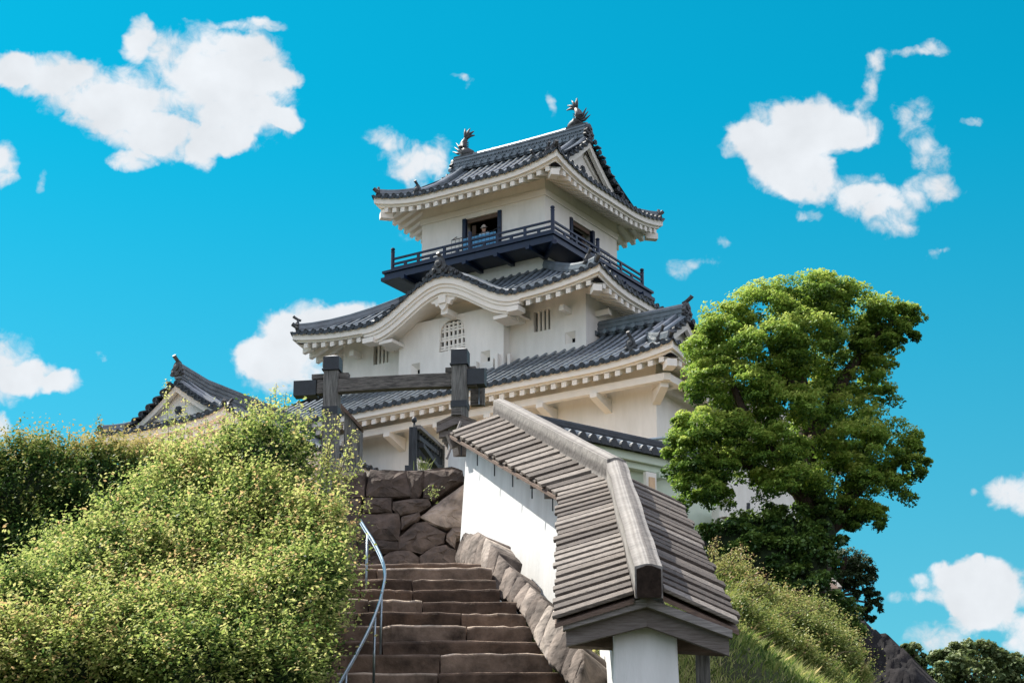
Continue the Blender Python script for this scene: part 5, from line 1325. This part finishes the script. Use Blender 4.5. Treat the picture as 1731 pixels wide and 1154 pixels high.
def build_shrubs():
    # sunny front shrub mass
    ms = []
    lo_ = lambda y: np.interp(y, [790, 850, 920, 980, 1050, 1110, 1180], [330, 285, 235, 160, 60, -20, -40])
    hi_ = lambda y: np.interp(y, [790, 830, 900, 1000, 1080, 1160], [480, 498, 522, 520, 500, 468])
    yy = 842
    while yy < 1180:
        x = lo_(yy)+random.uniform(0, 40)
        while x < hi_(yy)+12:
            r_ = random.uniform(52, 84); Yd = np.interp(yy, [760, 1160], [20.7, 16.9])+random.uniform(-.22, .22)
            ms.append(mnd(min(x, hi_(yy)), yy+random.uniform(-16, 16)-(44*math.exp(-((x-445)/48)**2) if yy < 855 else 0), Yd, r_, r_*random.uniform(.7, .95), .42, .20)); x += random.uniform(55, 88)
        yy += 44
    K = empty('shrub', at(420, 1150, 19.5), 'big sunlit yellow green shrub mass with reddish shoots beside the handrail', 'shrub')
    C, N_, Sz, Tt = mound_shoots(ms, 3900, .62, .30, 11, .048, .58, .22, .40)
    sp = [(465, 700, 648, 20.6, 2), (478, 705, 662, 20.6, 6), (440, 705, 672, 20.5, -4), (405, 715, 690, 20.6, -3), (520, 720, 690, 20.3, 8), (560, 745, 700, 20.2, 14), (585, 770, 722, 20.2, 16), (385, 725, 680, 20.7, -2), (500, 712, 678, 20.4, 5), (430, 700, 668, 20.6, 3), (300, 760, 700, 21.0, -4), (285, 752, 640, 21.0, -3), (310, 762, 672, 21.0, 4), (600, 810, 770, 20.1, 12), (612, 870, 838, 20.0, 10), (345, 745, 705, 20.9, 3), (545, 730, 688, 20.2, 4)]
    for k in range(34):
        x = random.uniform(375, 600); y = 768-50*math.exp(-((x-450)/65)**2)+max(0, x-520)*.6; sp.append((x, y+22, y-random.uniform(8, 52), 20.5-max(0, x-540)*.006, random.uniform(-8, 12)))
    c, n, s, t, st = tall_shoots(sp, .042, .64)
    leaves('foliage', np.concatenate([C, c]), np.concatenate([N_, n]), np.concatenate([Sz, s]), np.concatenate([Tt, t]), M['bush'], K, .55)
    core(ms, .70, 'shade_core', M['core_shade'], K)
    tw = Sink('twig', M['twig'], K)
    for a, b in st: tw.tube([a-(b-a)*.5, b], [.004, .002], 5); tw.done()
    # rear clipped hedge in shade on the left
    mh = [mnd(60, 885, 23.0, 130, 122, .9, 1.0), mnd(190, 860, 23.2, 120, 92, .9, .9), mnd(-60, 900, 23.0, 130, 130, .9, .5), mnd(270, 862, 23.4, 80, 78, .8, .5), mnd(120, 960, 22.6, 150, 120, .8, .8), mnd(60, 1040, 22.4, 150, 110, .8, .5), mnd(210, 1010, 22.4, 110, 110, .8, .5)]
    K = empty('hedge', at(120, 1050, 23), 'dark shaded evergreen hedge with its sunlit top tinted yellow at the left behind the shrub', 'hedge')
    C, N_, Sz, Tt = mound_shoots(mh, 3600, .6, .27, 9, .050, .44, .18, .42)
    top = np.clip((C[:, 2]-at(0, 810, 23).z)/.45, 0, 1); Tt = np.clip(Tt+.52*top, 0, 1)  # sunlight on the hedge top painted in as a yellower tint
    sp = [(165, 755, 703, 23, 3), (100, 752, 722, 23, -4), (85, 760, 728, 23, -4), (200, 752, 728, 23.1, 4), (30, 765, 742, 23, 2), (240, 765, 738, 23.3, 3), (130, 752, 735, 23, 0), (60, 760, 736, 23, 4)]
    for k in range(22):
        x = random.uniform(-5, 290); sp.append((x, 775, 775-random.uniform(18, 42), 23.1, random.uniform(-6, 8)))
    c, n, s, t, st = tall_shoots(sp, .048, .6)
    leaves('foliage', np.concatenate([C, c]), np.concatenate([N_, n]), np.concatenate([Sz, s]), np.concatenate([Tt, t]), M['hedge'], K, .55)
    core(mh, .72, 'shade_core', M['core_shade'], K)
    # grassy tuft between hedge and shrub
    # soft bright shrub in the middle of the slope
    mg = [mnd(170, 1010, 19.6, 90, 60, .6, .6), mnd(110, 985, 20.0, 60, 60, .5, .4), mnd(235, 990, 19.4, 90, 70, .6, .6)]
    K = empty('shrub', at(170, 1070, 19.8), 'soft blue green shrub in front of the dark hedge', 'shrub')
    C, N_, Sz, Tt = mound_shoots(mg, 3000, .6, .28, 9, .042, .44, .14, .45)
    leaves('foliage', C, N_, Sz, Tt, M['bush'], K, .5); core(mg, .62, 'shade_core', M['core_shade'], K)
M['core_shade'] = mat('inner_shade', (.018, .034, .010), .8, .2, .4, 9)
build_shrubs()

def crown_leaves(clumps, per, size, tmu, sub=14, shell=.5, topgain=.5):
    """clumps of leaf tufts: each clump (c,r) carries sub-tufts on its shell that each carry leaves"""
    C, N_, Sz, Tt = [], [], [], []
    for (c, r, w) in clumps:
        c = np.array(c); r = np.array(r); ns = int(sub*w); d = unit(ns); d[:, 2] = np.where(d[:, 2] < -.5, -d[:, 2]*.4, d[:, 2]); d /= np.linalg.norm(d, axis=1)[:, None]
        tc = c+d*r*(.62+.42*rng.random(ns))[:, None]; tr = (r.mean()*(.20+.16*rng.random(ns)))
        for i in range(ns):
            n = int(per*(.6+.8*rng.random())); e = unit(n); rad = tr[i]*(1-shell*rng.random(n)**1.3); e[:, 2] = np.where(rng.random(n) < .6, np.abs(e[:, 2]), e[:, 2])
            p = tc[i]+e*rad[:, None]*np.array([1.15, 1.15, .85])
            C.append(p); N_.append(e+np.array([0, 0, .5])+.4*d[i]); Sz.append(size*(.6+.8*rng.random(n)))
            Tt.append(tmu+topgain*(.40*e[:, 2]+.35*d[i, 2])+rng.normal(0, .10)+rng.normal(0, .10, n))  # upward leaves lighter: young growth plus sunlit tops painted into the tint
    return np.concatenate(C), np.concatenate(N_), np.concatenate(Sz), np.clip(np.concatenate(Tt), 0, 1)

def limb(mb, pts, r0, r1, n=8, wob=.0):
    P_ = [V(p) for p in pts]; C = []
    for i in range(len(P_)-1):
        p0, p1, p2, p3 = P_[max(0, i-1)], P_[i], P_[i+1], P_[min(len(P_)-1, i+2)]
        for k in range(4):
            t = k/4; C.append(.5*((2*p1)+(p2-p0)*t+(2*p0-5*p1+4*p2-p3)*t*t+(3*p1-p0-3*p2+p3)*t**3))
    C.append(P_[-1]); m = len(C)
    mb.tube(C, [r0+(r1-r0)*i/(m-1) for i in range(m)], n)

def build_tree():
    Y = 45.0; T_ = lambda px, py, dy=0: at(px, py, Y+dy)
    base = T_(1365, 1075); K = empty('camphor_tree', V((base.x, base.y, base.z)), 'large round crowned evergreen tree with bright green leaf clumps right of the keep', 'tree')
    tr = MB()
    limb(tr, [T_(1362, 1080), T_(1372, 1000), T_(1382, 930), T_(1378, 860), T_(1372, 790, .2), T_(1362, 700, .2), T_(1350, 620), T_(1352, 560)], .42, .10, 10)
    limb(tr, [T_(1378, 880), T_(1345, 820, -.5), T_(1300, 760, -.8), T_(1260, 700, -.9), T_(1235, 640, -.8)], .22, .06)
    limb(tr, [T_(1370, 760), T_(1400, 690, .3), T_(1440, 620, .4), T_(1490, 560, .3), T_(1520, 540, .2)], .2, .05)
    limb(tr, [T_(1382, 900), T_(1430, 850, .4), T_(1480, 800, .5), T_(1530, 775, .4)], .18, .05)
    limb(tr, [T_(1380, 920), T_(1420, 885, .2), T_(1460, 865, .1), T_(1490, 870, 0)], .14, .04)
    limb(tr, [T_(1375, 850), T_(1300, 800, -.9), T_(1220, 770, -1.1), T_(1180, 770, -1.0)], .16, .05)
    limb(tr, [T_(1360, 690), T_(1320, 620, -.4), T_(1290, 560, -.3)], .14, .05)
    tr.build('trunk', M['bark'], K, smooth=True)
    s = Y/FPX/.945
    cl = [ # px,py, dY, rx, ry, weight
     (1370, 510, 0, 75, 48, 1.2), (1300, 535, -.2, 75, 50, 1.2), (1440, 535, .2, 85, 48, 1.2), (1505, 545, .3, 52, 38, .8), (1235, 575, -.3, 62, 58, 1.1), (1290, 600, -.9, 80, 55, 1.2), (1365, 580, -.8, 70, 50, .9), (1200, 610, -.4, 45, 60, .8), (1220, 660, -.8, 62, 50, 1.0), (1260, 680, -1.1, 62, 55, 1.0),
     (1430, 610, .5, 62, 55, .8), (1465, 660, .6, 50, 60, .8), (1480, 615, .7, 45, 40, .5), (1330, 650, -.5, 60, 50, .7), (1345, 705, -.9, 55, 55, .9), (1420, 720, .3, 70, 50, .8), (1300, 770, -1.2, 60, 50, 1.0), (1330, 830, -1.0, 62, 50, .9), (1190, 740, -1.2, 58, 45, 1.0), (1165, 785, -1.3, 42, 45, .8), (1185, 840, -1.2, 52, 42, .9), (1230, 805, -1.0, 55, 50, .8), (1240, 745, -1.0, 50, 45, .8),
     (1450, 765, -.6, 62, 48, 1.0), (1500, 760, .3, 58, 52, .9), (1535, 790, .3, 38, 36, .6), (1480, 830, .2, 62, 45, .8), (1420, 820, -.3, 60, 50, .8), (1465, 885, .1, 40, 32, .6), (1440, 870, .2, 40, 35, .5), (1520, 565, .3, 34, 26, .6), (1475, 580, .2, 40, 30, .5), (1380, 640, .6, 60, 60, .6), (1385, 780, .8, 70, 70, .6), (1410, 690, .9, 70, 60, .6)]
    clumps = [(tuple(T_(a, b, c)), (rx*s, (rx+ry)/2*s, ry*s), w) for a, b, c, rx, ry, w in cl]
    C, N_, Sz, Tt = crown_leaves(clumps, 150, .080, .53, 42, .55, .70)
    lowf = np.clip((T_(0, 820).z-C[:, 2])/1.6, -.2, 1); Tt = np.clip(Tt-.22*np.maximum(0, lowf), 0, 1)  # shade low in the crown painted in as a darker tint
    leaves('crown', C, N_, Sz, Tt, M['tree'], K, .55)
    # ivy and undergrowth round the trunk
    iv = [(1330, 905, -.6, 60, 50, .9), (1300, 950, -1.0, 70, 55, 1.0), (1370, 960, -.7, 48, 70, 1.0), (1345, 1010, -1.0, 55, 60, 1.0), (1240, 915, -.8, 60, 45, .7), (1400, 1040, -.6, 45, 50, .8), (1420, 1090, -.4, 42, 45, .8), (1395, 905, -.4, 30, 60, .5), (1280, 905, -.6, 50, 50, .7), (1430, 1130, -.3, 35, 45, .6), (1385, 1120, -.8, 45, 45, .6), (1360, 1060, -1.1, 50, 50, .8)]
    K2 = empty('ivy_thicket', V((base.x-.4, base.y-1, base.z-.3)), 'dark green leafy thicket wrapped round the foot of the large tree', 'thicket')
    clumps = [(tuple(T_(a, b, c)), (rx*s, .55, ry*s), w) for a, b, c, rx, ry, w in iv]
    C, N_, Sz, Tt = crown_leaves(clumps, 130, .085, .52, 38, .6, .6)
    leaves('foliage', C, N_, Sz, Tt, M['ivy'], K2, .7)
    core([(c, tuple(x*.9 for x in r), w) for c, r, w in clumps], .6, 'shade_core', M['core_shade'], K2)
build_tree()

def build_pine():
    Y = 62; s = Y/FPX/.945
    K = empty('pine_tree', at(1440, 1030, Y), 'small dark spreading pine behind the big tree trunk', 'tree')
    tr = MB(); limb(tr, [at(1400, 1040, Y), at(1415, 1000, Y), at(1425, 960, Y), at(1430, 940, Y)], .14, .05)
    for (x, y) in ((1470, 1000), (1480, 1020), (1460, 985), (1395, 950), (1450, 1035)): limb(tr, [at(1412, 1005, Y), at((1412+x)/2, (1000+y)/2+4, Y), at(x, y, Y)], .05, .02, 6)
    tr.build('trunk', M['bark'], K)
    cl = [(1420, 955, 0, 45, 16, 1), (1395, 968, .3, 30, 18, .7), (1450, 968, .2, 28, 14, .7), (1435, 985, -.2, 32, 12, .6), (1465, 1010, 0, 22, 12, .6), (1478, 1028, 0, 14, 10, .5), (1440, 1035, 0, 26, 10, .5), (1410, 990, .2, 30, 15, .6), (1460, 1050, .2, 18, 8, .3)]
    C, N_, Sz, Tt = crown_leaves([(tuple(at(a, b, Y+c)), (rx*s*1.15, rx*s*.8, ry*s*1.3), w*1.5) for a, b, c, rx, ry, w in cl], 70, .11, .5, 26, .6, .5)
    leaves('crown', C, N_, Sz, Tt, M['pine'], K, .4)
build_pine()
def far_tree(cl, Y, label, tb):
    s = Y/FPX/.945; K = empty('broadleaf_tree', at(tb[0], 1230, Y), label, 'tree', 'far trees at the lower right')
    tr = MB(); limb(tr, [at(tb[0], 1240, Y), at(tb[0]+2, 1190, Y), at(tb[0], tb[1], Y)], .3, .1)
    for (a, b, c, rx, ry, w) in cl: limb(tr, [at(tb[0], 1190, Y), at((tb[0]+a)/2, (1180+b)/2, Y), at(a, b, Y+c)], .12, .04, 6)
    tr.build('trunk', M['bark'], K)
    C, N_, Sz, Tt = crown_leaves([(tuple(at(a, b, Y+c)), (rx*s, rx*s, ry*s), w) for a, b, c, rx, ry, w in cl], 60, .24, .45, 30, .6, .55)
    leaves('crown', C, N_, Sz, Tt, M['fartree'], K, .6)
far_tree([(1545, 1105, 0, 22, 16, .7), (1555, 1125, 0, 18, 20, .6), (1535, 1120, 1, 18, 18, .5), (1560, 1150, 0, 25, 20, .6), (1575, 1165, 0, 30, 20, .6)], 110, 'slim far tree just right of the dark rock slope', (1550, 1130))
far_tree([(1610, 1115, 0, 32, 24, .9), (1655, 1105, 1, 40, 22, 1.0), (1635, 1140, -1, 50, 28, 1.0), (1600, 1150, 0, 35, 25, .8), (1680, 1125, 1, 32, 22, .8), (1620, 1175, 0, 60, 25, .8)], 100, 'widest of the far trees at the lower right edge', (1640, 1140))
far_tree([(1710, 1130, 0, 34, 24, .9), (1740, 1140, 1, 40, 28, .9), (1690, 1155, 0, 40, 24, .8), (1720, 1175, 0, 50, 24, .8)], 108, 'far tree cut by the right edge of the view', (1715, 1150))

def build_rock():
    pts = [(1405, 1000, 47), (1440, 1040, 47), (1475, 1060, 47), (1505, 1078, 47), (1530, 1105, 46.5), (1550, 1135, 46), (1568, 1170, 45.5), (1580, 1210, 45)]
    pts = [tuple(np.interp(k/48*(len(pts)-1), range(len(pts)), [p[c] for p in pts]) for c in range(3)) for k in range(49)]
    mb = MB(); n = 30; rows = []
    for (px, py, Y) in pts:
        t = at(px, py, Y); row = []
        for j in range(n): 
            q = j/(n-1); row.append(V((t.x-q*2.6+random.uniform(-.05, .05)+.25*math.sin(q*9+px*.05)*q, t.y-q*3.4, t.z-q*q*2.4-q*2.2+random.uniform(-.07, .07))))
        row2 = [V((t.x+.6+1.6*k, t.y+1.5*k, t.z-1.2*k-.5)) for k in (2, 1)]
        rows.append(row2+row)
    mb.sweep(rows, closed=False, cap=False)
    o = mb.build('rock_slope', M['rock'], smooth=True); tag(o, 'dark bare rock slope falling away right of the grassy bank', 'rock slope', kind='structure')
build_rock()

def build_grass():
    n = 210000; y = rng.uniform(19, 33, n); xr = np.interp(y, [p[0] for p in XR], [p[1] for p in XR]); x = xr+rng.uniform(-1.6, 4.2, n)
    k = n//3; y[:k] = rng.uniform(13, 27, k); x[:k] = rng.uniform(-17, -2.2, k); z = hz(x, y)
    h = (.05+.17*rng.random(n)**2)*np.interp(y, [19, 27], [.65, 1.1]); tn = np.clip(.45+.18*np.sin(x*1.7+y*.9)+rng.normal(0, .24, n), 0, 1)
    lean = rng.normal(0, .5, (n, 2)); lean[:, 0] += .10; w = .003+.004*rng.random(n); an = rng.uniform(0, 6.28, n); sx, sy = np.cos(an)*w, np.sin(an)*w
    P = np.empty((n, 5, 3)); b = np.stack([x, y, z-.02], 1); m = b+np.stack([lean[:, 0]*h*.35, lean[:, 1]*h*.35, h*.6], 1); t = b+np.stack([lean[:, 0]*h, lean[:, 1]*h, h*.95], 1); s = np.stack([sx, sy, 0*sx], 1)
    P[:, 0] = b-s; P[:, 1] = b+s; P[:, 2] = m+s*.8; P[:, 3] = t; P[:, 4] = m-s*.8
    me = bpy.data.meshes.new('grass'); base = P.reshape(-1, 3).mean(0); base[2] = z.min()
    me.vertices.add(5*n); me.vertices.foreach_set('co', (P.reshape(-1, 3)-base).astype(np.float32).ravel()); me.loops.add(5*n); me.loops.foreach_set('vertex_index', np.arange(5*n, dtype=np.int32)); me.polygons.add(n)
    me.polygons.foreach_set('loop_start', np.arange(0, 5*n, 5, dtype=np.int32)); me.polygons.foreach_set('loop_total', np.full(n, 5, dtype=np.int32)); me.update(calc_edges=True)
    a = me.attributes.new('tint', 'FLOAT', 'POINT'); a.data.foreach_set('value', np.repeat(tn, 5).astype(np.float32)); me.materials.append(M['grass'])
    o = bpy.data.objects.new('grass', me); COL.objects.link(o); o.location = base
    tag(o, 'long sunlit grass on the banks beside the roofed wall and the shrubs', 'grass', kind='stuff')
build_grass()
def build_weeds():
    mw = [mnd(1235, 990, 28, 35, 25, .4, .4), mnd(1370, 1060, 29, 40, 30, .4, .5), mnd(1240, 1060, 24.5, 40, 30, .4, .5), mnd(1220, 1120, 22.5, 45, 35, .4, .6), mnd(1420, 1150, 27, 40, 35, .4, .6), mnd(1270, 1030, 27.5, 45, 30, .4, .5), mnd(1320, 1050, 28, 50, 30, .4, .6), mnd(1410, 1120, 28, 40, 40, .4, .6), mnd(1270, 1080, 25.5, 45, 35, .4, .6), mnd(1330, 1085, 27, 60, 40, .5, .8), mnd(1290, 1120, 25, 65, 45, .5, .9), mnd(1380, 1110, 27, 50, 40, .5, .8), mnd(1340, 1150, 25, 70, 45, .5, .8)]
    K = empty('weedy_bush', at(1330, 1180, 26), 'tangled pale weedy bush on the grass bank right of the wall end', 'bush')
    C, N_, Sz, Tt = mound_shoots(mw, 2300, .5, .24, 9, .046, .55, .18, .6)
    leaves('foliage', C, N_, Sz, Tt, M['weed'], K, .5)
    tw = Sink('twig', M['twig'], K)
    for k in range(40):
        c, r, w = random.choice(mw); a = V(c)+V((random.gauss(0, r[0]*.5), -r[1]*.6, random.uniform(-.1, .2))); b = a+V((random.uniform(.1, .5), random.uniform(-.1, .1), random.uniform(.1, .4))); tw.tube([a, (a+b)/2+EZ*.04, b], [.006, .005, .003], 4); tw.done()
    K = empty('weedy_bush', at(1250, 960, 27), 'sparse reddish twigs sticking out above the right roof boards', 'bush')
    c, n, s, t, st = tall_shoots([(1200, 935, 905, 27, 14), (1215, 945, 925, 27, 40), (1205, 950, 915, 27, 5), (1225, 960, 935, 27, 50), (1240, 945, 920, 27, 15), (1430, 1140, 1120, 27, 35), (1380, 1150, 1120, 26, 30)], .05, .7)
    leaves('foliage', c, n, s, t, M['weed'], K, .4)
    tw = Sink('twig', M['twig'], K)
    for a, b in st: tw.tube([a-(b-a)*.3, b], [.008, .003], 5); tw.done()
    # tufts on the boulders
    K = empty('grass_tuft', at(715, 792, 24.2), 'small green tuft growing on top of the boulders by the railing', 'weed')
    tb = MB()
    for k in range(26):
        a = at(715+random.gauss(0, 6), 794, 24.2); b = a+V((random.gauss(0, .06), random.gauss(0, .03), random.uniform(.05, .17))); tb.tube([a, (a+b)/2+EZ*.02, b], [.004, .003, .001], 4)
    tb.tint = .5; tb.build('blades', M['grass'], K)
    K = empty('grass_tuft', at(732, 832, 24.0), 'little leafy weed rooted in a joint of the boulder wall', 'weed')
    p = np.array(at(732, 832, 23.98)); n_ = 60; o = rng.normal(0, .045, (n_, 3)); leaves('foliage', p+o, o*8+np.array([0, -.5, .5]), np.full(n_, .04), np.clip(rng.normal(.5, .15, n_), 0, 1), M['weed'], K)
build_weeds()
